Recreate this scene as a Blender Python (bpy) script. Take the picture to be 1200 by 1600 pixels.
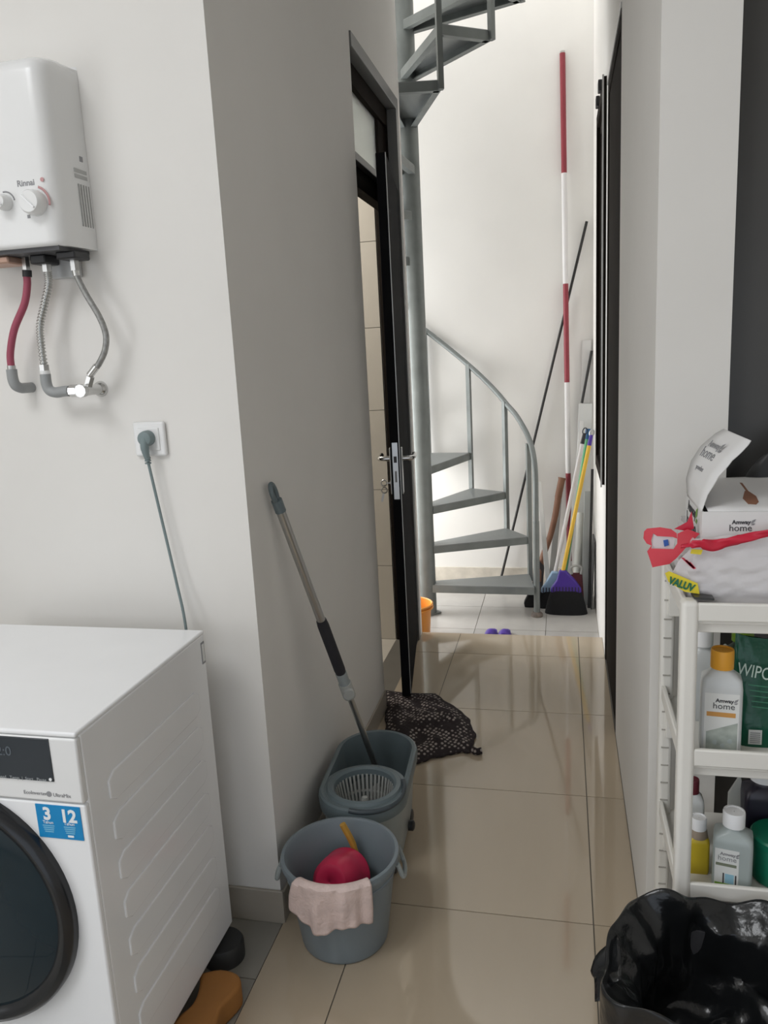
import bpy, bmesh, math, random
from mathutils import Vector, Matrix
random.seed(7)
for o in list(bpy.data.objects): bpy.data.objects.remove(o)
scene = bpy.context.scene
C = scene.collection
R = math.radians

# ------------------------------------------------------------------ camera
H = 1.475
def camera():
    pitch, yaw, roll = R(11.5514), R(13.1231), R(2.9734)
    f = Vector((-math.sin(yaw)*math.cos(pitch), math.cos(yaw)*math.cos(pitch), -math.sin(pitch)))
    r = Vector((math.cos(yaw), math.sin(yaw), 0)); d = f.cross(r)
    c, s = math.cos(roll), math.sin(roll)
    r2 = c*r + s*d; d2 = -s*r + c*d
    cam = bpy.data.cameras.new('camera'); o = bpy.data.objects.new('camera', cam); C.objects.link(o)
    cam.sensor_fit = 'AUTO'; cam.sensor_width = 36; cam.lens = 36*1227.0/1600
    cam.clip_start = 0.02
    m = Matrix((r2, -d2, -f)).transposed().to_4x4(); m.translation = (0, 0, H)
    o.matrix_world = m; scene.camera = o
camera()

# ------------------------------------------------------------------ world, lights, exposure
w = bpy.data.worlds.new('overcast_sky'); scene.world = w; w.use_nodes = True
bg = w.node_tree.nodes['Background']; bg.inputs[0].default_value = (0.80, 0.88, 1.0, 1); bg.inputs[1].default_value = 1.2
def area(name, loc, rot, sx, sy, power, col=(1, 1, 1)):
    l = bpy.data.lights.new(name, 'AREA'); l.shape = 'RECTANGLE'; l.size = sx; l.size_y = sy; l.energy = power; l.color = col
    o = bpy.data.objects.new(name, l); C.objects.link(o); o.location = loc; o.rotation_euler = rot
    return o
area('window_daylight', (0.10, -1.62, 1.08), (R(90), 0, R(180)), 2.0, 1.95, 32, (1.0, 0.982, 0.955))
area('side_window_daylight', (-2.41, -0.55, 1.3), (R(90), 0, R(-90)), 1.3, 1.5, 12, (1.0, 0.982, 0.955))
area('skylight_daylight', (-1.5, -0.15, 3.22), (0, 0, 0), 1.1, 1.0, 29, (0.98, 0.99, 1.0))
area('stairwell_daylight', (-0.9, 4.58, 5.15), (0, 0, 0), 1.9, 1.1, 38, (1.0, 0.995, 0.985))
area('yard_daylight', (-2.06, 4.58, 1.1), (R(90), 0, R(-90)), 1.15, 2.0, 56, (1.0, 0.995, 0.985))
area('bathroom_lamp_light', (-1.55, 3.2, 2.72), (0, 0, 0), 0.5, 0.5, 22, (1.0, 0.97, 0.92))
vs = scene.view_settings
vs.view_transform = 'Standard'; vs.look = 'None'; vs.gamma = 1.0; vs.use_curve_mapping = False; vs.exposure = 0.0

# ------------------------------------------------------------------ helpers
OFF = {}
MATS = {}
def srgb(r, g, b):
    f = lambda c: (c/255/12.92 if c/255 <= .04045 else ((c/255+.055)/1.055)**2.4)
    return (f(r), f(g), f(b), 1)
def mat(name, col, rough=.5, metal=0, var=.06, scale=6, bump=0, bscale=40, trans=0, alpha=1, coat=0, randobj=0, emis=0, spec=.5, stretch=None, rvar=0):
    if name in MATS: return MATS[name]
    m = bpy.data.materials.new(name); m.use_nodes = True; nt = m.node_tree; N = nt.nodes; L = nt.links
    b = N['Principled BSDF']
    c = col if len(col) == 4 else (*col, 1)
    tc = N.new('ShaderNodeTexCoord'); src = tc.outputs['Object']
    if stretch:
        mp = N.new('ShaderNodeMapping'); mp.inputs['Scale'].default_value = stretch; L.new(src, mp.inputs[0]); src = mp.outputs[0]
    nz = N.new('ShaderNodeTexNoise'); nz.inputs['Scale'].default_value = scale; nz.inputs['Detail'].default_value = 4; L.new(src, nz.inputs['Vector'])
    rp = N.new('ShaderNodeValToRGB')
    rp.color_ramp.elements[0].position = .3; rp.color_ramp.elements[1].position = .7
    lo = tuple(max(0, x*(1-var)) for x in c[:3])+(1,); hi = tuple(min(1, x*(1+var)) for x in c[:3])+(1,)
    rp.color_ramp.elements[0].color = lo; rp.color_ramp.elements[1].color = hi
    L.new(nz.outputs[0], rp.inputs[0]); out = rp.outputs[0]
    if randobj:
        oi = N.new('ShaderNodeObjectInfo'); mr = N.new('ShaderNodeMapRange')
        mr.inputs['To Min'].default_value = 1-randobj; mr.inputs['To Max'].default_value = 1+randobj
        L.new(oi.outputs['Random'], mr.inputs[0])
        hs = N.new('ShaderNodeHueSaturation'); L.new(mr.outputs[0], hs.inputs['Value']); L.new(out, hs.inputs['Color']); out = hs.outputs[0]
    L.new(out, b.inputs['Base Color'])
    b.inputs['Roughness'].default_value = rough; b.inputs['Metallic'].default_value = metal
    b.inputs['Specular IOR Level'].default_value = spec
    if rvar:
        mr = N.new('ShaderNodeMapRange'); mr.inputs['To Min'].default_value = max(0, rough-rvar); mr.inputs['To Max'].default_value = rough+rvar
        L.new(nz.outputs[0], mr.inputs[0]); L.new(mr.outputs[0], b.inputs['Roughness'])
    if trans: b.inputs['Transmission Weight'].default_value = trans
    if alpha < 1: b.inputs['Alpha'].default_value = alpha
    if coat: b.inputs['Coat Weight'].default_value = coat; b.inputs['Coat Roughness'].default_value = .05
    if bump:
        n2 = N.new('ShaderNodeTexNoise'); n2.inputs['Scale'].default_value = bscale; n2.inputs['Detail'].default_value = 3; L.new(src, n2.inputs['Vector'])
        bp = N.new('ShaderNodeBump'); bp.inputs['Strength'].default_value = bump; bp.inputs['Distance'].default_value = .01
        L.new(n2.outputs[0], bp.inputs['Height']); L.new(bp.outputs[0], b.inputs['Normal'])
    MATS[name] = m
    return m

class MB:
    def __init__(self): self.bm = bmesh.new()
    def box(self, lo, hi):
        x0, y0, z0 = lo; x1, y1, z1 = hi
        v = [self.bm.verts.new(p) for p in ((x0,y0,z0),(x1,y0,z0),(x1,y1,z0),(x0,y1,z0),(x0,y0,z1),(x1,y0,z1),(x1,y1,z1),(x0,y1,z1))]
        for q in ((3,2,1,0),(4,5,6,7),(0,1,5,4),(1,2,6,5),(2,3,7,6),(3,0,4,7)): self.bm.faces.new([v[i] for i in q])
        return self
    def obox(self, p0, p1, wa, wb, side=(0, 0, 1)):
        """bar from p0 to p1; width wa along the side hint, wb across"""
        p0, p1 = Vector(p0), Vector(p1); d = (p1-p0).normalized(); s = Vector(side); s = (s-d*s.dot(d)).normalized(); t = d.cross(s)
        v = []
        for p in (p0, p1):
            for a, b in ((-1,-1),(1,-1),(1,1),(-1,1)): v.append(self.bm.verts.new(p+s*a*wa/2+t*b*wb/2))
        for q in ((3,2,1,0),(4,5,6,7),(0,1,5,4),(1,2,6,5),(2,3,7,6),(3,0,4,7)): self.bm.faces.new([v[i] for i in q])
        return self
    def prism(self, pts, off):
        a = [self.bm.verts.new(p) for p in pts]; b = [self.bm.verts.new(Vector(p)+Vector(off)) for p in pts]; n = len(a)
        self.bm.faces.new(a[::-1]); self.bm.faces.new(b)
        for i in range(n): self.bm.faces.new((a[i], a[(i+1) % n], b[(i+1) % n], b[i]))
        return self
    def tube(self, pts, r, seg=12, cap=True):
        pts = [Vector(p) for p in pts]; n = len(pts); rr = r if isinstance(r, (list, tuple)) else [r]*n
        rings = []; prev = None
        for i, p in enumerate(pts):
            d = (pts[min(i+1, n-1)]-pts[max(i-1, 0)]).normalized()
            if prev is None:
                a = Vector((0, 0, 1)) if abs(d.z) < .9 else Vector((1, 0, 0))
                u = (a-d*a.dot(d)).normalized()
            else: u = (prev-d*prev.dot(d)).normalized()
            prev = u; v = d.cross(u)
            rings.append([self.bm.verts.new(p+(u*math.cos(2*math.pi*k/seg)+v*math.sin(2*math.pi*k/seg))*rr[i]) for k in range(seg)])
        for i in range(n-1):
            for k in range(seg): self.bm.faces.new((rings[i][k], rings[i][(k+1) % seg], rings[i+1][(k+1) % seg], rings[i+1][k]))
        if cap: self.bm.faces.new(rings[0][::-1]); self.bm.faces.new(rings[-1])
        return self
    def grid(self, fn, nu, nv, cu=False, cv=False):
        V = [[self.bm.verts.new(fn(i/(nu if cu else nu-1), j/(nv if cv else nv-1))) for j in range(nv)] for i in range(nu)]
        for i in range(nu if cu else nu-1):
            for j in range(nv if cv else nv-1):
                try: self.bm.faces.new((V[i][j], V[(i+1) % nu][j], V[(i+1) % nu][(j+1) % nv], V[i][(j+1) % nv]))
                except ValueError: pass
        return V
    def lathe(self, prof, c=(0, 0, 0), seg=32, sx=1, sy=1, cap0=True, cap1=True, axis='z'):
        rings = []
        for r, z in prof:
            ring = []
            for k in range(seg):
                a = 2*math.pi*k/seg; x, y = r*math.cos(a)*sx, r*math.sin(a)*sy
                p = (x, y, z) if axis == 'z' else ((x, -z, y) if axis == '-y' else ((z, x, y) if axis == 'x' else (x, z, -y)))
                ring.append(self.bm.verts.new((c[0]+p[0], c[1]+p[1], c[2]+p[2])))
            rings.append(ring)
        for i in range(len(rings)-1):
            for k in range(seg): self.bm.faces.new((rings[i][k], rings[i][(k+1) % seg], rings[i+1][(k+1) % seg], rings[i+1][k]))
        if cap0: self.bm.faces.new(rings[0][::-1])
        if cap1: self.bm.faces.new(rings[-1])
        return self
    def build(self, name, m, parent=None, loc=None, bevel=0, bseg=2, smooth=40, solid=0, sub=0, recalc=True):
        if recalc: bmesh.ops.recalc_face_normals(self.bm, faces=self.bm.faces)
        me = bpy.data.meshes.new(name); self.bm.to_mesh(me); self.bm.free()
        o = bpy.data.objects.new(name, me); C.objects.link(o)
        off = Vector(loc) if loc is not None else (OFF[parent.name] if parent else Vector((0, 0, 0)))
        me.transform(Matrix.Translation(-off))
        if parent: o.parent = parent
        else: o.location = off
        OFF[o.name] = off
        if isinstance(m, (list, tuple)):
            for q in m: me.materials.append(q)
        else: me.materials.append(m)
        if smooth:
            for p in me.polygons: p.use_smooth = True
            me.set_sharp_from_angle(angle=R(smooth))
        if solid:
            md = o.modifiers.new('solid', 'SOLIDIFY'); md.thickness = solid; md.offset = 0
        if bevel:
            md = o.modifiers.new('bevel', 'BEVEL'); md.width = bevel; md.segments = bseg; md.limit_method = 'ANGLE'; md.angle_limit = R(35)
        if sub:
            md = o.modifiers.new('sub', 'SUBSURF'); md.levels = sub; md.render_levels = sub
        return o
def thing(name, label, cat, loc, group=None):
    o = bpy.data.objects.new(name, None); C.objects.link(o); o.location = loc; o.empty_display_size = .05
    OFF[o.name] = Vector(loc); tag(o, label, cat, group); return o
def tag(o, label, cat, group=None):
    o['label'] = label; o['category'] = cat
    if group: o['group'] = group
    return o
def struct(o, label=None):
    o['kind'] = 'structure'
    if label: o['label'] = label
    return o
def sbox(name, m, lo, hi, parent=None, bevel=0, label=None):
    o = MB().box(lo, hi).build(name, m, parent, bevel=bevel)
    if parent is None: struct(o, label)
    return o
def bez(pts, n=12):
    """smooth Catmull-Rom through points"""
    P = [Vector(p) for p in pts]; P = [P[0]*2-P[1]]+P+[P[-1]*2-P[-2]]; out = []
    for i in range(1, len(P)-2):
        for k in range(n):
            t = k/n; a, b, c, d = P[i-1:i+3]
            out.append(.5*((2*b)+(c-a)*t+(2*a-5*b+4*c-d)*t*t+(3*b-a-3*c+d)*t**3))
    out.append(P[-2]); return out
def text(name, body, size, org, right, up, m, parent, ext=.0003, bold=0, sx=1, align='LEFT'):
    cu = bpy.data.curves.new(name, 'FONT'); cu.body = body; cu.size = size; cu.extrude = ext; cu.offset = bold; cu.align_x = align; cu.resolution_u = 3
    t = bpy.data.objects.new(name+'_curve', cu); C.objects.link(t); bpy.context.view_layer.update()
    me = bpy.data.meshes.new_from_object(t.evaluated_get(bpy.context.evaluated_depsgraph_get()))
    bpy.data.objects.remove(t); bpy.data.curves.remove(cu)
    rt = Vector(right).normalized(); u = Vector(up); u = (u-rt*u.dot(rt)).normalized(); n = rt.cross(u)
    M = Matrix((rt*sx, u, n)).transposed().to_4x4(); M.translation = Vector(org)
    me.transform(M); me.transform(Matrix.Translation(-OFF[parent.name])); me.materials.clear(); me.materials.append(m); me.name = name
    o = bpy.data.objects.new(name, me); C.objects.link(o); o.parent = parent; OFF[o.name] = OFF[parent.name]
    return o
def fbm(x, y=0, s=0):
    return (math.sin(x*1.7+s)+math.sin(y*2.3+s*1.3+1)+math.sin((x+y)*2.9+s*.7)+.6*math.sin(x*5.3-y*4.1+s*2.1))/3.6

# ------------------------------------------------------------------ materials
WALL = mat('white_wall_paint', (.785, .765, .728), .62, var=.025, scale=2.2, bump=.04, bscale=18)
CEIL = mat('white_ceiling_paint', (.78, .77, .75), .8, var=.02)
TILE = mat('polished_cream_tile', (.485, .40, .295), .055, var=.045, scale=3.5, randobj=.03, rvar=.025, stretch=(1, .25, 1), spec=.7)
GROUT = mat('grey_grout', (.16, .145, .12), .9)
LTILE = mat('matt_grey_beige_tile', (.30, .285, .25), .45, var=.05, randobj=.03)
PTILE = mat('patio_grey_tile', (.46, .44, .41), .2, var=.06, randobj=.04)
BASEB = mat('beige_baseboard_tile', (.40, .36, .30), .3, var=.04)
PLINTH = mat('unpainted_plinth', (.62, .57, .49), .8, var=.12, scale=14, bump=.2)
BTILE = mat('bathroom_beige_tile', (.62, .57, .49), .25, var=.03, randobj=.02)
ALU = mat('grey_aluminium_frame', (.21, .21, .205), .45, .4, var=.05)
ALUL = mat('light_aluminium_edge', (.5, .5, .49), .4, .5, var=.03)
BLACKD = mat('black_door_laminate', (.010, .010, .011), .7, var=.15, spec=.02)
DARKB = mat('dark_brown_frame', (.020, .016, .013), .75, var=.15, spec=.03)
DARKP = mat('dark_grey_panel', (.055, .053, .05), .35, var=.05)
FROST = mat('frosted_glass', (.86, .90, .88), .5, trans=.8, var=.01)
GALV = mat('galvanised_steel', (.205, .222, .215), .5, .35, var=.12, scale=9, bump=.03)
GALVD = mat('galvanised_tread', (.33, .345, .34), .5, .5, var=.12, scale=12)
CHROME = mat('chrome', (.62, .62, .61), .22, 1, var=.03)
STEEL = mat('brushed_steel', (.50, .50, .49), .3, 1, var=.05)
WHITEP = mat('white_enamel', (.88, .885, .89), .2, var=.015)
WHITEG = mat('white_gloss_plastic', (.80, .80, .79), .25, var=.015)
IVORY = mat('ivory_shelf_plastic', (.82, .80, .745), .42, var=.03)
BLACKG = mat('black_gloss', (.008, .010, .012), .07, var=.1)
BLACKP = mat('black_plastic', (.02, .02, .022), .45, var=.1)
SCREEN = mat('dark_display', (.035, .042, .05), .12, var=.05)
BLUES = mat('blue_sticker', srgb(10, 135, 195), .45, var=.02)
WHITEPRINT = mat('white_print', (.85, .87, .88), .5, var=.01)
PALEPRINT = mat('pale_blue_print', srgb(120, 185, 215), .5, var=.01)
GREYPRINT = mat('grey_print', (.28, .28, .29), .6, var=.02)
DARKPRINT = mat('dark_print', (.05, .05, .055), .6, var=.02)
REDPRINT = mat('faded_red_print', (.55, .30, .30), .6, var=.02)
REDHOSE = mat('red_gas_hose', srgb(158, 72, 92), .5, var=.05)
HOSEG = mat('braided_steel_hose', (.30, .30, .29), .42, .6, var=.2, scale=120)
CORR = mat('corrugated_steel', (.50, .50, .48), .28, .9, var=.08)
PVC = mat('grey_pvc', (.30, .31, .31), .45, var=.05)
PLUG = mat('grey_plug', srgb(120, 134, 135), .5, var=.04)
BUCK = mat('blue_grey_bucket_plastic', (.20, .24, .265), .38, var=.07, scale=5)
SPINB = mat('blue_grey_mop_plastic', (.135, .172, .185), .38, var=.06)
SPINL = mat('light_grey_mop_body', (.31, .345, .345), .42, var=.05)
PALEG = mat('pale_grey_plastic', (.42, .43, .41), .4, var=.05)
PINK = mat('pink_plastic', srgb(196, 38, 78), .35, var=.04)
YSTICK = mat('ochre_handle', srgb(190, 145, 60), .5, var=.12, scale=30)
CLOTH = mat('pink_cloth', srgb(226, 204, 197), .95, var=.12, scale=26, bump=.3, bscale=120)
FOAM = mat('dark_grip_foam', (.022, .021, .026), .8, var=.1)
ORANGE = mat('orange_plastic', srgb(238, 158, 66), .4, var=.04)
PURPLE = mat('purple_plastic', srgb(74, 44, 150), .4, var=.06)
BRIST = mat('black_bristles', (.006, .006, .007), .9, var=.4, scale=60, stretch=(6, 6, .6), bump=.5, bscale=90)
LBLUE = mat('light_blue_plastic', srgb(150, 178, 205), .4, var=.04)
YEL = mat('yellow_handle', srgb(226, 182, 58), .4, var=.05)
GREENH = mat('green_handle', srgb(96, 168, 120), .45, var=.05)
REDP = mat('red_pole_paint', srgb(142, 52, 62), .5, var=.06)
WHITEPOLE = mat('white_pole_paint', (.74, .72, .71), .5, var=.03)
WOOD = mat('brown_wood', srgb(132, 92, 70), .6, var=.18, scale=9, stretch=(3, 3, .8), bump=.1)
BLACKR = mat('black_rod', (.02, .019, .018), .5)
PIPEG = mat('ivory_pipe', (.56, .56, .52), .45, var=.05)
BOARDW = mat('white_board', (.66, .65, .63), .5, var=.04)
MAROON = mat('maroon_plastic', srgb(96, 32, 44), .45)
ORBLOCK = mat('orange_brown_block', srgb(160, 108, 52), .7, var=.08, scale=10, bump=.1)
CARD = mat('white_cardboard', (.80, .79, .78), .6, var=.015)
BOXSHADE = mat('box_inside_shade', (.03, .03, .03), .8)
REDBAG = mat('red_plastic_film', srgb(205, 34, 62), .3, var=.08, scale=12)
REDBAG2 = mat('pale_red_plastic_film', srgb(222, 70, 84), .35, var=.08, scale=12)
FILM = mat('clear_bag_film', (.86, .83, .84), .28, var=.03, alpha=.62, bump=.5, bscale=22)
YFILM = mat('yellow_plastic_film', srgb(235, 214, 48), .4, var=.04)
GREENPRINT = mat('green_print', srgb(22, 110, 80), .5)
BLUEPRINT = mat('blue_print', srgb(50, 90, 170), .5)
LEAFG = mat('leaf_green_print', srgb(120, 165, 60), .5)
BROWNPRINT = mat('brown_print', srgb(150, 105, 82), .5)
BOTW = mat('milky_bottle_plastic', (.60, .62, .62), .32, var=.03)
BOTC = mat('clear_bottle_plastic', (.40, .45, .44), .3, var=.05)
LABELW = mat('white_label', (.74, .75, .73), .5, var=.015)
ORCAP = mat('orange_cap', srgb(226, 160, 44), .4, var=.04)
ORBAND = mat('orange_label_band', srgb(205, 150, 80), .5)
GRLABEL = mat('grey_label_picture', (.38, .42, .38), .5, var=.25, scale=40)
OLIVEB = mat('olive_label_band', srgb(125, 132, 112), .5)
POUCH = mat('green_pouch', srgb(12, 88, 64), .28, var=.12, scale=14, bump=.35, bscale=26)
LIME = mat('lime_cap', srgb(120, 160, 40), .4)
YBOT = mat('yellow_bottle', srgb(205, 180, 45), .4)
GREENT = mat('green_tub', srgb(8, 112, 84), .32, var=.05)
DPURP = mat('dark_purple_bottle', (.02, .017, .03), .3)
PINKST = mat('pink_stripe', srgb(200, 130, 135), .5)
def film_material():
    m = mat('black_bag_film', (.010, .011, .012), .22, var=.2); nt = m.node_tree; N = nt.nodes; L = nt.links; b = N['Principled BSDF']
    tc = N.new('ShaderNodeTexCoord'); prev = None
    for kind, sc, st_, ds in (('v', 13, .7, .012), ('v', 34, .45, .005), ('n', 9, .5, .02)):
        bp = N.new('ShaderNodeBump'); bp.inputs['Strength'].default_value = st_; bp.inputs['Distance'].default_value = ds
        if kind == 'v':
            t = N.new('ShaderNodeTexVoronoi'); t.feature = 'SMOOTH_F1'; t.inputs['Smoothness'].default_value = .35; out = t.outputs['Distance']
        else:
            t = N.new('ShaderNodeTexNoise'); t.inputs['Detail'].default_value = 5; out = t.outputs[0]
        t.inputs['Scale'].default_value = sc; L.new(tc.outputs['Object'], t.inputs['Vector']); L.new(out, bp.inputs['Height'])
        if prev: L.new(prev.outputs[0], bp.inputs['Normal'])
        prev = bp
    L.new(prev.outputs[0], b.inputs['Normal']); return m
BAG = film_material()
BIN = mat('dark_bin', (.05, .05, .055), .5)
def net_material():
    m = bpy.data.materials.new('crochet_mat'); m.use_nodes = True; nt = m.node_tree; N = nt.nodes; L = nt.links; b = N['Principled BSDF']
    tc = N.new('ShaderNodeTexCoord'); vo = N.new('ShaderNodeTexVoronoi'); vo.inputs['Scale'].default_value = 62; vo.inputs['Randomness'].default_value = .35
    mp = N.new('ShaderNodeMapping'); mp.inputs['Rotation'].default_value = (0, 0, .5); mp.inputs['Scale'].default_value = (1, .8, 1)
    L.new(tc.outputs['Object'], mp.inputs[0]); L.new(mp.outputs[0], vo.inputs['Vector'])
    rp = N.new('ShaderNodeValToRGB'); e = rp.color_ramp.elements
    e[0].position = .24; e[0].color = (.36, .31, .28, 1); e[1].position = .40; e[1].color = (.020, .013, .014, 1)
    L.new(vo.outputs['Distance'], rp.inputs[0])
    nz = N.new('ShaderNodeTexNoise'); nz.inputs['Scale'].default_value = 9; L.new(tc.outputs['Object'], nz.inputs['Vector'])
    r2 = N.new('ShaderNodeValToRGB'); r2.color_ramp.elements[0].position = .30; r2.color_ramp.elements[1].position = .46; L.new(nz.outputs[0], r2.inputs[0])
    mx = N.new('ShaderNodeMixRGB'); mx.inputs[1].default_value = (.020, .013, .014, 1); L.new(r2.outputs[0], mx.inputs[0]); L.new(rp.outputs[0], mx.inputs[2])
    L.new(mx.outputs[0], b.inputs['Base Color']); b.inputs['Roughness'].default_value = .95
    bp = N.new('ShaderNodeBump'); bp.inputs['Strength'].default_value = .8; bp.inputs['Distance'].default_value = .004; L.new(vo.outputs['Distance'], bp.inputs['Height']); L.new(bp.outputs[0], b.inputs['Normal'])
    return m
NET = net_material()
def tread_material():
    m = bpy.data.materials.new('chequer_plate'); m.use_nodes = True; nt = m.node_tree; N = nt.nodes; L = nt.links; b = N['Principled BSDF']
    b.inputs['Base Color'].default_value = (.27, .285, .28, 1); b.inputs['Metallic'].default_value = .3; b.inputs['Roughness'].default_value = .45
    tc = N.new('ShaderNodeTexCoord'); mp = N.new('ShaderNodeMapping'); mp.inputs['Rotation'].default_value = (0, 0, R(45)); mp.inputs['Scale'].default_value = (38, 38, 38)
    ck = N.new('ShaderNodeTexChecker'); ck.inputs['Scale'].default_value = 1
    L.new(tc.outputs['Object'], mp.inputs[0]); L.new(mp.outputs[0], ck.inputs['Vector'])
    bp = N.new('ShaderNodeBump'); bp.inputs['Strength'].default_value = .9; bp.inputs['Distance'].default_value = .004; L.new(ck.outputs['Fac'], bp.inputs['Height']); L.new(bp.outputs[0], b.inputs['Normal'])
    return m
CHEQ = tread_material()

# ------------------------------------------------------------------ setting: floors
TOP = 3.2
XL, XR = -0.735, 0.19
YF = 3.90          # end of corridor floor (step down)
YB = 5.25          # far wall
PZ = -0.12         # stairwell floor
tile_cache = {}
def tile(parent, x0, x1, y0, y1, z, m, g=.0016, th=.008):
    key = (round(x1-x0, 4), round(y1-y0, 4), m.name)
    if key not in tile_cache:
        a, b = (x1-x0)/2-g, (y1-y0)/2-g
        me_o = MB().box((-a, -b, -th), (a, b, 0)).build('tile', m, loc=(0, 0, 0), smooth=0)
        tile_cache[key] = me_o.data; o = me_o
    else:
        o = bpy.data.objects.new('tile', tile_cache[key]); C.objects.link(o)
    o.parent = parent; o.location = ((x0+x1)/2, (y0+y1)/2, z)
def lay(parent, xs, ys, z, m, clip=None):
    for i in range(len(xs)-1):
        for j in range(len(ys)-1):
            if clip and not clip(xs[i], xs[i+1], ys[j], ys[j+1]): continue
            tile(parent, xs[i], xs[i+1], ys[j], ys[j+1], z, m)
fl = MB().box((-.733, -1.6, -.15), (1.5, 1.76, -.0025)).box((-.855, 1.76, -.15), (.31, YF, -.0025)).build('floor', GROUT); struct(fl, 'cream polished floor tiles running down the corridor')
ys = [-1.6, -1.17, -.57, .03, .63, 1.23, 1.83]
lay(fl, [-.733, -.529, .071, .671, 1.271, 1.5], ys, 0, TILE)
lay(fl, [-.735, -.529, .071, .19], [1.83, 2.43, 3.03, 3.63, YF], 0, TILE)
fl2 = MB().box((-2.4, -1.6, -.15), (-.733, 1.72, -.0065)).build('floor_laundry', GROUT); struct(fl2, 'duller grey-beige tiles under the washing machine')
lay(fl2, [-2.4, -1.933, -1.533, -1.133, -.7335], [-1.6, -1.28, -.88, -.48, -.08, .32, .72, 1.12, 1.52, 1.72], -.004, LTILE)
fl3 = MB().box((-2.0, YF, -.25), (.31, YB, PZ-.0025)).build('floor_stairwell', GROUT); struct(fl3, 'pale tiles of the lower stairwell floor')
lay(fl3, [-2.0, -1.3, -.9, -.5, -.1, .19], [YF, 4.3, 4.7, 5.1, YB], PZ, PTILE)
fl4 = MB().box((-2.4, 1.84, -.15), (-.855, 3.83, -.0135)).build('floor_bathroom', GROUT); struct(fl4, 'bathroom floor tiles behind the black door')
lay(fl4, [-2.4, -2.055, -1.755, -1.455, -1.155, -.855], [2.63, 2.93, 3.23, 3.53, 3.83], -.011, BTILE)

# ------------------------------------------------------------------ setting: walls
sbox('wall_front_left', WALL, (-2.4, 1.72, 0), (XL, 1.84, TOP), label='bright white wall behind the water heater')
wl = MB().box((-.855, 1.84, 0), (XL, 2.99, TOP)).box((-.855, 2.99, 2.6), (XL, 3.83, TOP)).build('wall_left', WALL); struct(wl, 'shaded white corridor wall beside the mop')
sbox('wall_bathroom_back', WALL, (-2.4, 3.83, -.25), (XL, YF, TOP))
wr = MB().box((XR, 1.88, 0), (.31, 2.87, TOP)).box((XR, 2.87, 2.51), (.31, 3.66, TOP)).box((XR, 3.66, -.25), (.31, 3.78, TOP)).box((XR, 3.78, -.25), (.31, 4.40, .83)).box((XR, 3.78, 2.55), (.31, 4.40, TOP)).box((XR, 4.40, -.25), (.31, YB, TOP)).box((XR, YF, TOP), (.31, YB, 5.2)).build('wall_right', WALL); struct(wr, 'white corridor wall on the right')
wf = MB().box((XR, 1.76, 0), (.337, 1.88, TOP)).box((.337, 1.76, 2.45), (1.25, 1.88, TOP)).box((1.25, 1.76, 0), (1.5, 1.88, TOP)).build('wall_front_right', WALL); struct(wf, 'white pillar wall behind the shelf rack')
sbox('wall_back', WALL, (-2.0, YB, -.25), (.31, YB+.12, 5.2), label='bright far wall of the stairwell')
wsl = MB().box((-2.12, YF, 2.5), (-2.0, YB+.12, 5.2)).box((-2.12, YF, -.25), (-2.0, YB+.12, 0.05)).build('wall_stairwell_left', WALL); struct(wsl)
sbox('wall_stairwell_front', WALL, (-2.0, YF-.12, TOP+.15), (.31, YF, 5.2))
wrl = MB().box((-2.52, .15, -.15), (-2.4, 3.83, TOP)).box((-2.52, -1.72, -.15), (-2.4, -1.25, TOP)).box((-2.52, -1.25, -.15), (-2.4, .15, .5)).box((-2.52, -1.25, 2.1), (-2.4, .15, TOP)).build('wall_room_left', WALL); struct(wrl)
sbox('wall_room_right', WALL, (1.5, -1.72, -.15), (1.62, 1.88, TOP))
wrb = MB().box((-2.4, -1.72, -.15), (-.95, -1.6, TOP)).box((1.15, -1.72, -.15), (1.5, -1.6, TOP)).box((-.95, -1.72, -.15), (1.15, -1.6, .05)).box((-.95, -1.72, 2.1), (1.15, -1.6, TOP)).build('wall_room_back', WALL); struct(wrb)
ce = MB().box((-2.4, -1.6, TOP), (1.5, -.65, TOP+.15)).box((-2.4, .35, TOP), (1.5, 1.72, TOP+.15)).box((-2.4, -.65, TOP), (-2.05, .35, TOP+.15)).box((-.95, -.65, TOP), (1.5, .35, TOP+.15)).box((-.855, 1.72, TOP), (1.5, YF, TOP+.15)).build('ceiling', CEIL); struct(ce)
sbox('ceiling_bathroom', CEIL, (-2.4, 1.84, 2.75), (-.855, 3.83, 2.85))
# baseboards and plinth
sbox('baseboard_front_left', BASEB, (-2.4, 1.711, -.004), (XL+.008, 1.72, .092), bevel=.002, label='beige tile skirting under the heater wall')
sbox('baseboard_left', BASEB, (XL, 1.72, 0), (XL+.008, 2.985, .085), bevel=.002, label='beige tile skirting along the shaded corridor wall')
sbox('trim_1', GROUT, (XR-.0015, 1.88, 0), (XR, 2.87, .006))
sbox('trim_2', PLINTH, (-2.0, YB-.012, PZ), (XR, YB, PZ+.10), label='rough beige plinth at the foot of the stairwell wall')
sbox('trim_3', TILE, (XL+.0, YF-.002, -.12), (XR, YF+.006, .0))
# window and skylight of the laundry room (behind the viewer)
wn = MB().box((-.95, -1.70, .05), (-.90, -1.64, 2.1)).box((1.10, -1.70, .05), (1.15, -1.64, 2.1)).box((-.90, -1.70, 2.05), (1.10, -1.64, 2.1)).box((.075, -1.70, .05), (.125, -1.64, 2.05)).build('window_2', ALU); struct(wn)

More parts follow.
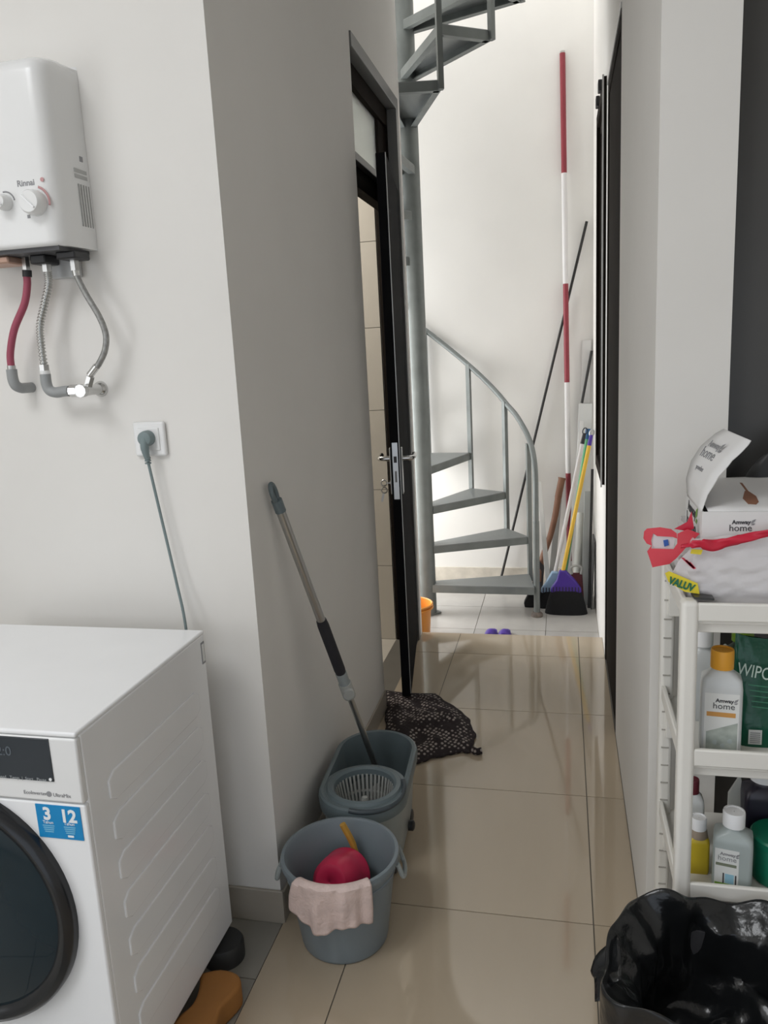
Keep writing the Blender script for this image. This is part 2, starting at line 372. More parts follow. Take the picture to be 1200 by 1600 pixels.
# bathroom wall tiles seen through the door gap
bt = MB().box((-1.6, 3.822, -.011), (-.86, 3.8299, 2.7)).build('wall_bathroom_tiling', GROUT); struct(bt, 'beige bathroom wall tiles behind the black door')
btile = MB().box((-.1235, -.004, -.1985), (.1235, 0, .1985)).build('tile', BTILE, loc=(0, 0, 0), smooth=0); first = True
for i in range(3):
    for j in range(6):
        o = btile if first else bpy.data.objects.new('tile', btile.data)
        if not first: C.objects.link(o)
        first = False; o.parent = bt; o.location = (-.985-.25*i, 3.8215, .19+.4*j)

# ------------------------------------------------------------------ door_1: bathroom door with transom
d1 = bpy.data.objects.new('door_1', None); C.objects.link(d1); d1.location = (XL, 3.4, 0); OFF[d1.name] = Vector((XL, 3.4, 0)); d1['kind'] = 'structure'; d1['label'] = 'black bathroom door standing ajar under a frosted transom'
fr = MB().box((-.775, 2.995, 2.55), (XL+.006, 3.83, 2.6)).box((-.775, 3.785, 0), (XL+.006, 3.83, 2.55)).build('door_frame', ALU, d1, bevel=.002)
MB().box((-.85, 3.0, 2.475), (-.775, 3.79, 2.6)).box((-.85, 3.63, 2.215), (-.785, 3.79, 2.475)).box((-.85, 3.79, 0), (-.775, 3.83, 2.55)).box((-.85, 2.992, 0), (-.785, 3.035, 2.55)).build('frame_stop_shade', DARKB, d1, bevel=.002)  # dark stop boxes double as the shade in the frame recess
MB().box((-.80, 3.03, 2.185), (-.752, 3.788, 2.215)).build('transom_bar', ALU, d1, bevel=.002)
MB().box((-.815, 3.03, 2.10), (-.765, 3.788, 2.145)).box((-.83, 3.03, 2.145), (-.775, 3.788, 2.185)).build('transom_rail', DARKB, d1, bevel=.002)
MB().box((-.805, 3.035, 2.215), (-.797, 3.63, 2.475)).build('pane', FROST, d1)
# leaf, hinged at the far jamb and ajar by about eight degrees
hx, hy = -.757, 3.782; fx, fy = -.6565, 3.063
ld = Vector((fx-hx, fy-hy, 0)).normalized(); ln = Vector((-ld.y, ld.x, 0))   # ln points to +x (corridor side)
if ln.x < 0: ln = -ln
def lp(s, n, z): return Vector((hx, hy, 0))+ld*s+ln*n+Vector((0, 0, z))
LW = (Vector((fx, fy, 0))-Vector((hx, hy, 0))).length
def leafbox(mb, s0, s1, n0, n1, z0, z1):
    mb.prism([lp(s0, n0, z0), lp(s1, n0, z0), lp(s1, n1, z0), lp(s0, n1, z0)], (0, 0, z1-z0)); return mb
leaf = leafbox(MB(), 0, LW, -.019, .019, .026, 2.2).build('door_leaf', BLACKD, d1, bevel=.002)
leafbox(MB(), LW-.003, LW+.0015, .0165, .0195, .04, 2.2).build('edge_strip', ALUL, leaf)
leafbox(MB(), LW, LW+.002, -.011, .011, .885, 1.115).build('lock_plate', STEEL, leaf)
leafbox(MB(), LW+.0015, LW+.006, -.006, .006, 1.035, 1.06).build('latch', BLACKP, leaf)
leafbox(MB(), LW+.0015, LW+.003, -.004, .004, .955, 1.0).build('bolt', ALU, leaf)
zh = 1.045
for sgn in (-1, 1):
    h = MB(); h.tube(bez([lp(LW-.05, sgn*.019, zh), lp(LW-.05, sgn*.055, zh), lp(LW-.06, sgn*.068, zh), lp(LW-.09, sgn*.07, zh), lp(LW-.165, sgn*.07, zh)], 6), .0105, 12)
    h.build('handle', CHROME, leaf)
    leafbox(MB(), LW-.072, LW-.03, *sorted((sgn*.019, sgn*.026)), .90, 1.09).build('handle_plate', STEEL, leaf, bevel=.003)
def key(p, q):
    p, q = Vector(p), Vector(q); m = MB()
    d = (q-p).normalized(); m.tube([p+ln*.012*math.cos(a)+Vector((0, 0, .012*math.sin(a))) for a in [k*math.pi/5 for k in range(11)]], .003, 6); m.obox(p+d*.012, q, .009, .0025, side=ln)
    m.build('door_key', STEEL, leaf)
kp = lp(LW-.05, -.055, .945); MB().tube([lp(LW-.05, -.019, .945), lp(LW-.05, -.03, .945)], .009, 10).build('lock_cylinder', STEEL, leaf)
key(kp, lp(LW-.05, -.024, .945)); key(kp+Vector((0, 0, -.03)), kp+Vector((-.012, 0, -.078)))

# ------------------------------------------------------------------ door_2 and window_1 on the right corridor wall
d2 = bpy.data.objects.new('door_2', None); C.objects.link(d2); d2.location = (XR, 3.26, 0); OFF[d2.name] = Vector((XR, 3.26, 0)); d2['kind'] = 'structure'; d2['label'] = 'dark brown door on the right corridor wall'
MB().box((XR+.0, 2.87, 0), (.30, 2.92, 2.51)).box((XR, 3.61, 0), (.30, 3.66, 2.51)).box((XR, 2.92, 2.46), (.30, 3.61, 2.51)).build('door_frame', DARKB, d2, bevel=.002)
lf2 = MB().box((XR+.004, 2.92, .004), (XR+.044, 3.61, 2.46)).build('door_leaf', DARKB, d2, bevel=.002)
MB().box((XR-.004, 2.875, 2.505), (XR+.002, 3.665, 2.522)).build('head_trim', ALUL, d2)
w1 = bpy.data.objects.new('window_1', None); C.objects.link(w1); w1.location = (XR, 4.08, .83); OFF[w1.name] = Vector((XR, 4.08, .83)); w1['kind'] = 'structure'; w1['label'] = 'dark framed window beyond the brown door'
MB().box((XR-.016, 3.76, .81), (XR+.08, 3.82, 2.57)).box((XR-.016, 4.36, .81), (XR+.08, 4.42, 2.57)).box((XR-.016, 3.82, .81), (XR+.08, 4.36, .87)).box((XR-.016, 3.82, 2.51), (XR+.08, 4.36, 2.57)).build('window_frame', DARKB, w1, bevel=.002)
MB().box((XR-.019, 3.755, .80), (XR-.012, 3.765, 2.575)).build('edge_strip', ALUL, w1)
MB().box((XR+.0, 3.82, .87), (XR+.04, 3.86, 2.51)).box((XR+.0, 4.32, .87), (XR+.04, 4.36, 2.51)).box((XR, 3.86, .87), (XR+.04, 4.32, .91)).box((XR, 3.86, 2.47), (XR+.04, 4.32, 2.51)).build('sash', DARKB, w1, bevel=.002)
MB().box((XR+.018, 3.86, .91), (XR+.024, 4.32, 2.47)).build('pane', mat('tinted_glass', (.03, .03, .03), .06), w1)
for y in (3.93, 4.17): MB().box((XR-.03, y-.03, 2.555), (XR-.012, y+.03, 2.60)).build('hinge_block', BLACKP, w1, bevel=.004)
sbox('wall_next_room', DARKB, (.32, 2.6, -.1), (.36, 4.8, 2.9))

# ------------------------------------------------------------------ door_3: dark panel behind the shelf rack
d3 = MB().box((.337, 1.80, 0), (1.25, 1.84, 2.45)).build('door_3', DARKP, bevel=.002); struct(d3, 'dark grey door panel behind the shelf rack')

# ------------------------------------------------------------------ spiral staircase
cx, cy, RS, A0, DA, Z0, RI = -.818, 4.555, .651, -4.35, 24.9, -.166, .2388
st = thing('spiral_staircase', 'grey galvanised steel spiral staircase winding around a round post', 'staircase', (cx, cy, PZ))
MB().tube([(cx, cy, PZ), (cx, cy, 4.6)], .057, 32).build('center_post', GALV, st)
MB().lathe([(.085, 0), (.085, .012), (.06, .012)], (cx, cy, PZ), 4).build('base_plate', GALV, st)
def zt(k): return Z0+RI*k
ca, sa = math.cos(R(DA)), math.sin(R(DA))
ri = .05
def wedge(r0, r1, a0, a1): return [(r0*math.cos(a0), r0*math.sin(a0)), (r1*math.cos(a0), r1*math.sin(a0)), (r1*math.cos(a1), r1*math.sin(a1)), (r0*math.cos(a1), r0*math.sin(a1))]
W = wedge(RS, RS, 0, R(DA))
W = [(.058*math.cos(R(-38)), .058*math.sin(R(-38))), W[1], W[2], (.058*math.cos(R(DA+38)), .058*math.sin(R(DA+38)))]
pw = [(x, y, -.005) for x, y in W]
tr0 = MB().prism(pw, (0, 0, .005)).build('tread', CHEQ, loc=(0, 0, 0), smooth=0); tr0.parent = st
def lipbar(p, q, inset):
    p, q = Vector((*p, -.026)), Vector((*q, -.026)); m = MB(); m.obox(p, q, .042, .006, side=(0, 0, 1)); n = (q-p).normalized().cross(Vector((0, 0, 1)))*inset
    m.obox(p+n*.5+Vector((0, 0, -.018)), q+n*.5+Vector((0, 0, -.018)), .005, abs(inset), side=(0, 0, 1)); return m
bars = [lipbar(W[0], W[1], -.03), lipbar(W[3], W[2], .03), lipbar(W[1], W[2], -.03)]
bar0 = []
for b in bars:
    o = b.build('edge_bar', GALV, loc=(0, 0, 0), smooth=0); o.parent = tr0; bar0.append(o)
for k in range(1, 17):
    if k == 1: t = tr0
    else:
        t = tr0.copy(); C.objects.link(t); t.parent = st
        for b in bar0:
            c = b.copy(); C.objects.link(c); c.parent = t
    t.location = (0, 0, zt(k)-PZ); t.rotation_euler = (0, 0, R(A0+DA*(k-1)))
def pol(a, r, z): return Vector((cx+r*math.cos(R(a)), cy+r*math.sin(R(a)), z))
bl = MB().box((-.013, -.013, 0), (.013, .013, RI*0+.86)).build('baluster', GALV, loc=(0, 0, 0), smooth=0); bl.parent = st
for k in range(1, 16):
    b = bl if k == 1 else bl.copy()
    if k > 1: C.objects.link(b); b.parent = st
    a = A0+DA*k; b.location = pol(a, RS+.006, zt(k)-.045)-Vector((cx, cy, PZ)); b.rotation_euler = (0, 0, R(a))
def zr(a): return zt((a-A0)/DA)+.81
rail = [pol(a, RS+.012, zr(a)) for a in range(50, 385, 6)]
low = bez([pol(-.5, RS+.012, .45), pol(.3, RS+.012, .58), pol(3.5, RS+.012, .69), pol(9, RS+.012, .785), pol(16, RS+.012, .868), pol(22, RS+.012, .925), pol(28, RS+.012, .975), pol(36, RS+.012, 1.045), pol(44, RS+.012, zr(44)), pol(50, RS+.012, zr(50))], 6)
MB().tube(low+rail[1:], .0165, 14).build('handrail', GALV, st)
np_ = pol(-.5, RS+.012, 0)
MB().tube([(np_.x, np_.y, PZ+.02), (np_.x, np_.y, .46)], .0185, 16).build('newel_post', GALV, st)
MB().lathe([(.034, 0), (.036, .008), (.034, .016), (.022, .028)], (np_.x, np_.y, PZ), 20).build('newel_foot', mat('rusty_foot', (.16, .13, .11), .7, var=.3, scale=40), st)

# ------------------------------------------------------------------ washing machine
WX0, WX1, WY0, WY1, WZ0, WZ1 = -1.43, -.83, 1.105, 1.62, .064, .852
wm = thing('washing_machine', 'white front-loading washing machine with black round door by the wall', 'washing machine', (-1.13, 1.36, 0))
MB().box((WX0, WY0+.012, WZ0), (WX1, WY1, WZ1-.006)).build('cabinet', WHITEP, wm, bevel=.006)
MB().box((WX0, WY0+.002, WZ1-.010), (WX1, WY1+.002, WZ1)).build('top_panel', WHITEP, wm, bevel=.004, bseg=3)
cp = MB().box((WX0, WY0, .716), (WX1, WY0+.016, WZ1-.011)).build('control_panel', WHITEG, wm, bevel=.004)
MB().box((WX0, WY0+.002, WZ0), (WX1, WY0+.016, .713)).build('front_panel', WHITEP, wm, bevel=.004)
sc = MB().box((-1.16, WY0-.002, .757), (-.883, WY0+.002, .839)).build('screen', SCREEN, cp, bevel=.001)
text('display_digits', '02:0', .026, (-1.005, WY0-.0024, .803), (1, 0, 0), (0, 0, 1), mat('dim_display_print', (.10, .12, .14), .4), cp)
text('screen_print', 'Speed   Temp  |  Start   Pause', .0085, (-1.0, WY0-.0024, .7575), (1, 0, 0), (0, 0, 1), mat('screen_print_grey', (.35, .37, .38), .5), cp)
MB().lathe([(.003, 0), (.003, .001)], (-.889, WY0-.002, .762), 10, axis='-y').build('indicator_light', WHITEPRINT, cp)
text('panel_print', 'EcoInverter', .010, (-.95, WY0-.0004, .7285), (1, 0, 0), (0, 0, 1), GREYPRINT, cp)
text('panel_print', 'UltraMix', .010, (-.890, WY0-.0004, .7275), (1, 0, 0), (0, 0, 1), GREYPRINT, cp)
MB().lathe([(.0055, 0), (.0055, .0006)], (-.898, WY0, .7315), 14, axis='-y').build('panel_mark', GREYPRINT, cp)
stk = MB().box((-.931, WY0+.0005, .643), (-.841, WY0+.0022, .709)).build('sticker', BLUES, wm)
text('sticker_print', '3', .034, (-.909, WY0+.0003, .680), (1, 0, 0), (0, 0, 1), WHITEPRINT, stk, bold=.0012, align='CENTER')
text('sticker_print', '12', .034, (-.866, WY0+.0003, .6785), (1, 0, 0), (0, 0, 1), WHITEPRINT, stk, bold=.0012, align='CENTER')
for xx in (-.909, -.866):
    text('sticker_print', 'Tahun', .0085, (xx, WY0+.0003, .6715), (1, 0, 0), (0, 0, 1), WHITEPRINT, stk, align='CENTER')
    for q in range(4): MB().box((xx-.012+.001*q, WY0+.0001, .6665-.004*q), (xx+.012-.001*q, WY0+.0006, .6685-.004*q)).build('sticker_line', PALEPRINT, stk)
MB().box((-.872, WY0+.0001, .6475), (-.860, WY0+.0006, .6515)).build('sticker_line', WHITEPRINT, stk)
dcx, dcz, DR = -1.133, .483, .255
ring = MB().lathe([(DR, 0), (DR, .014), (DR-.004, .022), (DR-.014, .028), (DR-.026, .025), (DR-.034, .016)], (dcx, WY0+.004, dcz), 72, axis='-y', cap1=False).build('door_ring', mat('dark_door_ring', (.012, .013, .015), .22, var=.05), wm)
MB().lathe([(DR-.030, .014), (DR-.046, .021), (.12, .032), (.06, .033), (.001, .034)], (dcx, WY0+.004, dcz), 72, axis='-y', cap0=False).build('door_glass', mat('dark_blue_door_glass', (.008, .020, .028), .05, var=.1), wm)
for i in range(7):
    z = .16+.085*i; a, b = WY0+.075, WY1-.06
    pts = [(a+.02, z), (b-.02, z), (b, z+.012), (b, z+.048), (b-.02, z+.06), (a+.02, z+.06), (a, z+.048), (a, z+.012)]
    MB().prism([(WX1-.002, y, zz) for y, zz in pts], (.0055, 0, 0)).build('side_rib', WHITEP, wm, bevel=.0052, bseg=4)
tg = MB().box((WX1-.001, WY1-.022, .775), (WX1+.0012, WY1-.006, .828)).build('rating_label', GREYPRINT, wm)
MB().box((WX1+.001, WY1-.0195, .78), (WX1+.0016, WY1-.0085, .823)).build('label_face', LABELW, tg)
for (x, y) in ((-.88, 1.16), (-1.38, 1.16), (-1.38, 1.57)):
    MB().lathe([(.03, 0), (.03, .03), (.018, .034), (.018, .07)], (x, y, -.004), 20).build('foot', BLACKP, wm)
MB().lathe([(.018, .0), (.018, .026)], (-.87, 1.565, .042), 16).build('foot', BLACKP, wm)
fp = MB().lathe([(.052, 0), (.052, .040), (.047, .048), (.02, .048)], (-.842, 1.578, -.004), 28).build('foot_pad', mat('dark_rubber', (.035, .036, .036), .6), loc=(-.842, 1.578, -.004))
tag(fp, 'round dark rubber pad under the rear corner of the washing machine', 'foot pad')

# brown block on the floor
pr = [(-.845, 1.455), (-.80, 1.475), (-.755, 1.468), (-.735, 1.44), (-.742, 1.405), (-.752, 1.375), (-.747, 1.335), (-.735, 1.30), (-.742, 1.265), (-.775, 1.245), (-.815, 1.25), (-.842, 1.285), (-.838, 1.33), (-.822, 1.37), (-.828, 1.415)]
bb = bez([(x, y, -.004) for x, y in pr]+[(pr[0][0], pr[0][1], -.004)], 3)[:-1]
o = MB().prism(bb, (0, 0, .062)).build('curved_block', ORBLOCK, loc=(-.79, 1.36, -.004), bevel=.008, bseg=3); tag(o, 'orange-brown wavy-edged block on the floor beside the washing machine', 'block')

# ------------------------------------------------------------------ water heater
ht = thing('water_heater', 'white wall-mounted gas water heater with two knobs', 'water heater', (-1.195, 1.72, 1.737))
hx0, hx1, hy0 = -1.342, -1.049, 1.588
prof = [(hx0, 1.7195), (hx1, 1.7195), (hx1-.002, 1.66)]
for k in range(9):
    a = k/8*math.pi/2; prof.append((hx1-.040+.034*math.cos(a), hy0+.034-.034*math.sin(a)))
for k in range(9):
    a = k/8*math.pi/2; prof.append((hx0+.040-.034*math.sin(a), hy0+.034-.034*math.cos(a)))
prof.append((hx0+.002, 1.66))
def hring(z, sh):   # outline pulled towards the wall by sh at the front
    return [(x+(0 if y > 1.7 else (sh*.25 if x < -1.195 else -sh*.25)), y+(sh if y < 1.7 else 0), z) for x, y in prof]
m = MB(); rs = []
for z, sh in ((1.737, .006), (1.742, .001), (1.75, 0), (2.085, 0), (2.10, .003), (2.112, .012), (2.12, .03), (2.128, .06)):
    rs.append([m.bm.verts.new(p) for p in hring(z, sh)])
for i in range(len(rs)-1):
    n = len(prof)
    for k in range(n): m.bm.faces.new((rs[i][k], rs[i][(k+1) % n], rs[i+1][(k+1) % n], rs[i+1][k]))
m.bm.faces.new(rs[0][::-1]); m.bm.faces.new(rs[-1])
hb = m.build('housing', WHITEG, ht, smooth=50)
for kx, kz, kr in ((-1.103, 1.825, .027), (-1.176, 1.832, .017)):
    kn = MB().lathe([(kr, 0), (kr*.98, .012), (kr*.92, .022), (kr*.8, .027), (.001, .028)], (kx, hy0, kz), 32, axis='-y').build('knob', WHITEG, ht)
    MB().obox((kx-kr*.5, hy0-.0295, kz+kr*.5), (kx+kr*.5, hy0-.0295, kz-kr*.5), .004, .003, side=(0, 1, 0)).build('knob_grip', WHITEP, kn)
def arcband(cxx, cz, r, w_, a0, a1, m_, name, parent):
    q = MB(); n = 16
    q.grid(lambda u, v: (cxx+(r+w_*v)*math.cos(R(a0+(a1-a0)*u)), hy0-.0006, cz+(r+w_*v)*math.sin(R(a0+(a1-a0)*u))), n, 2); q.build(name, m_, parent, solid=.0005)
arcband(-1.103, 1.825, .031, .005, -12, 72, REDPRINT, 'heat_mark', hb)
arcband(-1.176, 1.832, .021, .003, 10, 100, GREYPRINT, 'gas_mark', hb)
text('brand_print', 'Rinnai', .0175, (-1.143, hy0-.0004, 1.862), (1, 0, 0), (0, 0, 1), GREYPRINT, hb, bold=.0003)
MB().lathe([(.0045, 0), (.0045, .0006)], (-1.081, hy0, 1.871), 14, axis='-y').build('red_mark', REDPRINT, hb)
MB().box((-1.128, hy0-.0006, 1.796), (-1.121, hy0, 1.803)).build('flame_mark', GREYPRINT, hb); MB().box((-1.134, hy0-.0006, 1.812), (-1.128, hy0, 1.818)).build('flame_mark', GREYPRINT, hb)
for i in range(5):
    y = 1.672+.0095*i; MB().box((hx1-.0035, y, 1.785), (hx1+.0004, y+.0036, 1.875)).build('vent_slot', mat('vent_shadow_grey', (.36, .36, .35), .7), ht)
for a, b in ((1.905, 1.912), (1.893, 1.900)): MB().box((hx1-.003, 1.664, a-.006), (hx1+.0003, 1.710, b-.005)).build('side_label', mat('faint_label_print', (.45, .45, .44), .6), ht)
MB().box((hx1-.003, 1.69, 1.925), (hx1+.0003, 1.701, 1.936)).build('side_label', GREYPRINT, ht)
MB().box((hx0+.02, 1.60, 1.728), (hx1-.02, 1.715, 1.738)).build('bottom_plate', mat('dark_metal_underside', (.06, .06, .065), .5), ht)
MB().box((-1.175, 1.640, 1.708), (-1.135, 1.695, 1.729)).box((-1.10, 1.628, 1.712), (-1.052, 1.69, 1.729)).build('valve_body', BLACKP, ht, bevel=.004)
MB().box((-1.165, 1.700, 1.68), (-1.095, 1.7185, 1.735)).build('mounting_bracket', mat('bracket_grey', (.55, .56, .56), .5), ht, bevel=.003)
MB().box((-1.30, 1.62, 1.712), (-1.215, 1.69, 1.729)).build('copper_tray', mat('copper_tint', (.55, .36, .28), .4, .5), ht, bevel=.004)

# hoses
hY = 1.665
def hose(name, label, pts, r, m_, corr=False):
    root = thing(name, label, 'hose', pts[-1], None)
    sp = bez(pts, 40 if corr else 10)
    rr = [r*(1+.17*(1 if (i//3) % 2 else -1)) for i in range(len(sp))] if corr else r
    MB().tube(sp, rr, 14).build('hose_tube', m_, root)
    return root
red = hose('gas_hose', 'red rubber gas hose hanging below the water heater', [(-1.205, hY, 1.69), (-1.208, hY, 1.665), (-1.222, hY, 1.625), (-1.258, hY, 1.57), (-1.278, hY, 1.515), (-1.281, hY, 1.475)], .0085, REDHOSE)
MB().tube([(-1.203, hY, 1.70), (-1.2045, hY, 1.685)], .0105, 14).build('collar', BLACKP, red); MB().tube([(-1.203, hY, 1.728), (-1.203, hY, 1.699)], .009, 6).build('nut', STEEL, red)
MB().tube([(-1.2805, hY, 1.487), (-1.281, hY, 1.477)], .0098, 14).build('clamp', STEEL, red)
MB().tube(bez([(-1.281, hY, 1.478), (-1.281, hY, 1.455), (-1.279, hY+.004, 1.440), (-1.275, hY+.016, 1.433), (-1.274, hY+.03, 1.432), (-1.274, 1.7195, 1.432)], 8), .0125, 16).build('elbow', PVC, red)
cor = hose('corrugated_hose', 'ribbed metal water hose in the middle below the water heater', [(-1.150, hY, 1.695), (-1.152, hY, 1.665), (-1.17, hY, 1.62), (-1.188, hY, 1.575), (-1.192, hY, 1.53), (-1.192, hY, 1.475)], .0078, CORR, True)
MB().tube([(-1.150, hY, 1.712), (-1.150, hY, 1.692)], .011, 6).build('nut', STEEL, cor); MB().tube([(-1.192, hY, 1.485), (-1.192, hY, 1.470)], .0115, 6).build('nut', STEEL, cor)
MB().tube([(-1.192, hY, 1.471), (-1.192, hY, 1.462)], .0118, 16).build('ring', WHITEG, cor)
MB().tube(bez([(-1.192, hY, 1.463), (-1.192, hY, 1.440), (-1.186, hY, 1.425), (-1.17, hY, 1.419), (-1.148, hY, 1.421), (-1.134, hY, 1.421)], 8), .0125, 16).build('elbow', PVC, cor)
brd = hose('braided_hose', 'grey braided water hose bowing out to the right below the heater', [(-1.078, hY, 1.70), (-1.075, hY, 1.675), (-1.058, hY, 1.635), (-1.032, hY, 1.585), (-1.021, hY, 1.545), (-1.028, hY, 1.51), (-1.048, hY, 1.48), (-1.065, hY, 1.465)], .007, HOSEG)
MB().tube([(-1.078, hY, 1.716), (-1.078, hY, 1.69)], .0105, 6).build('nut', STEEL, brd); MB().tube([(-1.078, hY, 1.692), (-1.0765, hY, 1.678)], .0083, 14).build('ferrule', CHROME, brd)
MB().tube([(-1.054, hY, 1.475), (-1.075, hY, 1.455)], .0083, 14).build('ferrule', CHROME, brd)
vl = thing('angle_valve', 'chrome angle valve on the wall joining the two water hoses', 'valve', (-1.09, 1.7195, 1.421))
MB().tube([(-1.135, hY, 1.421), (-1.085, hY, 1.421)], .0105, 18).build('valve_pipe', CHROME, vl); MB().tube([(-1.130, hY, 1.421), (-1.112, hY, 1.421)], .0145, 6).build('nut', CHROME, vl)
MB().tube([(-1.085, hY-.02, 1.421), (-1.085, 1.708, 1.421)], .0125, 18).build('valve_stem', CHROME, vl)
MB().lathe([(.019, 0), (.017, .006), (.010, .012)], (-1.085, 1.7195, 1.421), 24, axis='-y').build('wall_flange', CHROME, vl)
MB().tube([(-1.085, hY, 1.425), (-1.073, hY, 1.452)], .010, 6).build('outlet_nut', STEEL, vl); MB().tube([(-1.085, hY-.018, 1.421), (-1.085, hY-.032, 1.421)], .015, 10).build('tap_knob', STEEL, vl)

# socket, plug, cord
so = thing('wall_socket', 'white square wall socket above the washing machine', 'socket', (-.965, 1.7195, 1.297))
MB().box((-1.007, 1.708, 1.256), (-.924, 1.7198, 1.339)).build('face_plate', WHITEG, so, bevel=.007, bseg=4)
MB().box((-.993, 1.7055, 1.27), (-.938, 1.709, 1.325)).build('socket_insert', WHITEG, so, bevel=.003)
pc = thing('power_cord', 'grey plug with cable running down behind the washing machine', 'power cord', (-.966, 1.706, 1.30))
MB().lathe([(.0185, 0), (.0185, .012), (.0165, .022), (.010, .025)], (-.966, 1.706, 1.301), 24, axis='-y').build('plug', PLUG, pc)
MB().tube(bez([(-.966, 1.690, 1.303), (-.967, 1.686, 1.285), (-.967, 1.689, 1.265), (-.966, 1.692, 1.25)], 5), [.010]*8+[.009, .009, .008, .008, .007, .007, .006, .006], 12).build('plug_grip', PLUG, pc)
for i in range(3): MB().tube([(-.966, 1.692, 1.256-.006*i), (-.966, 1.692, 1.2525-.006*i)], .0075, 12).build('strain_relief', PLUG, pc)
MB().tube(bez([(-.966, 1.692, 1.252), (-.963, 1.693, 1.22), (-.948, 1.695, 1.10), (-.925, 1.69, .95), (-.905, 1.675, .85), (-.895, 1.66, .70), (-.90, 1.66, .45)], 12), .0036, 8).build('cable', PLUG, pc)

# ------------------------------------------------------------------ grey bucket with dipper, stick and cloth
bx, by = -.557, 1.70
def barc(z): return .11+(.15-.11)*(z/.24)*.86
bk = thing('bucket', 'round blue-grey plastic bucket at the corner with a pink cloth over its rim', 'bucket', (bx, by, 0))
MB().lathe([(.106, .0), (.110, .004), (.112, .012), (.1405, .222), (.150, .225), (.1515, .234), (.149, .241), (.141, .242), (.136, .236), (.108, .02), (.002, .016)], (bx, by, 0), 56, cap1=False).build('bucket_body', BUCK, bk)
MB().lathe([(.1375, .192), (.1395, .194), (.1395, .198), (.1375, .200)], (bx, by, 0), 56, cap0=False, cap1=False).build('rib_ring', BUCK, bk)
for a in (190, 10):
    c = Vector((bx+.147*math.cos(R(a)), by+.147*math.sin(R(a)), .19)); out = Vector((math.cos(R(a)), math.sin(R(a)), 0)); tt = Vector((-out.y, out.x, 0))
    MB().tube(bez([c+tt*.035+Vector((0, 0, .035)), c+tt*.032+out*.012-Vector((0, 0, .002)), c+out*.016-Vector((0, 0, .006)), c-tt*.032+out*.012-Vector((0, 0, .002)), c-tt*.035+Vector((0, 0, .035))], 5), .006, 8).build('lug', SPINL, bk)
dp = thing('water_dipper', 'pink plastic water dipper standing in the grey bucket', 'dipper', (bx-.005, by-.02, .03))
DM = Matrix.Translation((bx-.012, by-.012, .165)) @ Matrix.Rotation(R(-14), 4, 'Y') @ Matrix.Rotation(R(62), 4, 'X')
m = MB(); m.lathe([(.068, -.068), (.066, -.066), (.060, -.02), (.052, .022), (.040, .036), (.001, .040)], (0, 0, 0), 36, cap0=False, cap1=False)
bmesh.ops.transform(m.bm, matrix=DM, verts=m.bm.verts); m.build('dipper_bowl', PINK, dp, solid=.003)
m = MB(); m.obox((0, -.05, -.062), (0, -.12, -.075), .028, .010, side=(1, 0, 0)); bmesh.ops.transform(m.bm, matrix=DM, verts=m.bm.verts); m.build('dipper_handle', PINK, dp, bevel=.004)
o = MB().tube(bez([(bx+.045, by+.082, .03), (bx+.03, by+.086, .12), (bx+.010, by+.086, .2), (bx-.014, by+.080, .262)], 6), [.006]*6+[.0075]*6+[.009]*6+[.0085], 8).build('brush_handle', YSTICK, loc=(bx+.045, by+.082, .03)); tag(o, 'curved ochre brush handle sticking up in the grey bucket', 'brush')
def clothf(u, v):
    a = R(-117+70*u); hang = .098+.026*math.sin(u*2.9)-.012*math.cos(u*9)
    s = v*(.030+hang)
    fold = .0055*math.sin(u*19+1.1*math.sin(v*3))*min(1, v*1.6)+.003*math.sin(u*41)*v
    if s < .030:
        t = s/.030; r = .129+.026*t; z = .238+.013*math.sin(t*math.pi*.72)
    else:
        t = (s-.030); r = .156-t*.10+fold+.004; z = .2465-t
    aa = a-(1-u)*.30*max(0, v-.15)+u*.03*v
    return (bx+r*math.cos(aa), by+r*math.sin(aa), z)
m = MB(); m.grid(clothf, 44, 26); o = m.build('cleaning_cloth', CLOTH, loc=(bx, by-.15, .13), solid=.0022); tag(o, 'pale pink cloth draped over the rim of the grey bucket', 'cloth')

# ------------------------------------------------------------------ spin mop bucket and mop
sx_, sy0, sy1 = -.571, 1.985, 2.205
sb = thing('spin_mop_bucket', 'oblong blue-grey spin mop bucket with a slatted wringer basket', 'mop bucket', (sx_, 2.09, 0))
def stad(hw, z, n=20):
    pts = []
    for k in range(n+1): a = -math.pi+math.pi*k/n; pts.append((sx_+.004+hw*math.cos(a), sy0+hw*math.sin(a), z))
    for k in range(n+1): a = math.pi*k/n; pts.append((sx_-.008+hw*math.cos(a), sy1+hw*math.sin(a), z))
    return pts
def loft(mb, rings, closed0=False, closed1=False):
    V = [[mb.bm.verts.new(p) for p in r] for r in rings]; n = len(V[0])
    for i in range(len(V)-1):
        for k in range(n): mb.bm.faces.new((V[i][k], V[i][(k+1) % n], V[i+1][(k+1) % n], V[i+1][k]))
    if closed0: mb.bm.faces.new(V[0][::-1])
    if closed1: mb.bm.faces.new(V[-1])
    return mb
loft(MB(), [stad(.098, .022), stad(.103, .03), stad(.117, .215), stad(.113, .215), stad(.098, .04)], True, True).build('tub', SPINL, sb)
loft(MB(), [stad(.117, .205), stad(.127, .207), stad(.130, .235), stad(.127, .248), stad(.121, .252), stad(.113, .25), stad(.109, .235), stad(.102, .10)], False, False).build('rim', SPINB, sb)
bcx, bcy = sx_+.006, 1.990
MB().lathe([(.122, .222), (.124, .246), (.118, .249), (.110, .249), (.106, .256), (.094, .258), (.087, .252), (.085, .235)], (bcx, bcy, 0), 48, cap0=False, cap1=False).build('basket_collar', SPINB, sb)
m = MB()
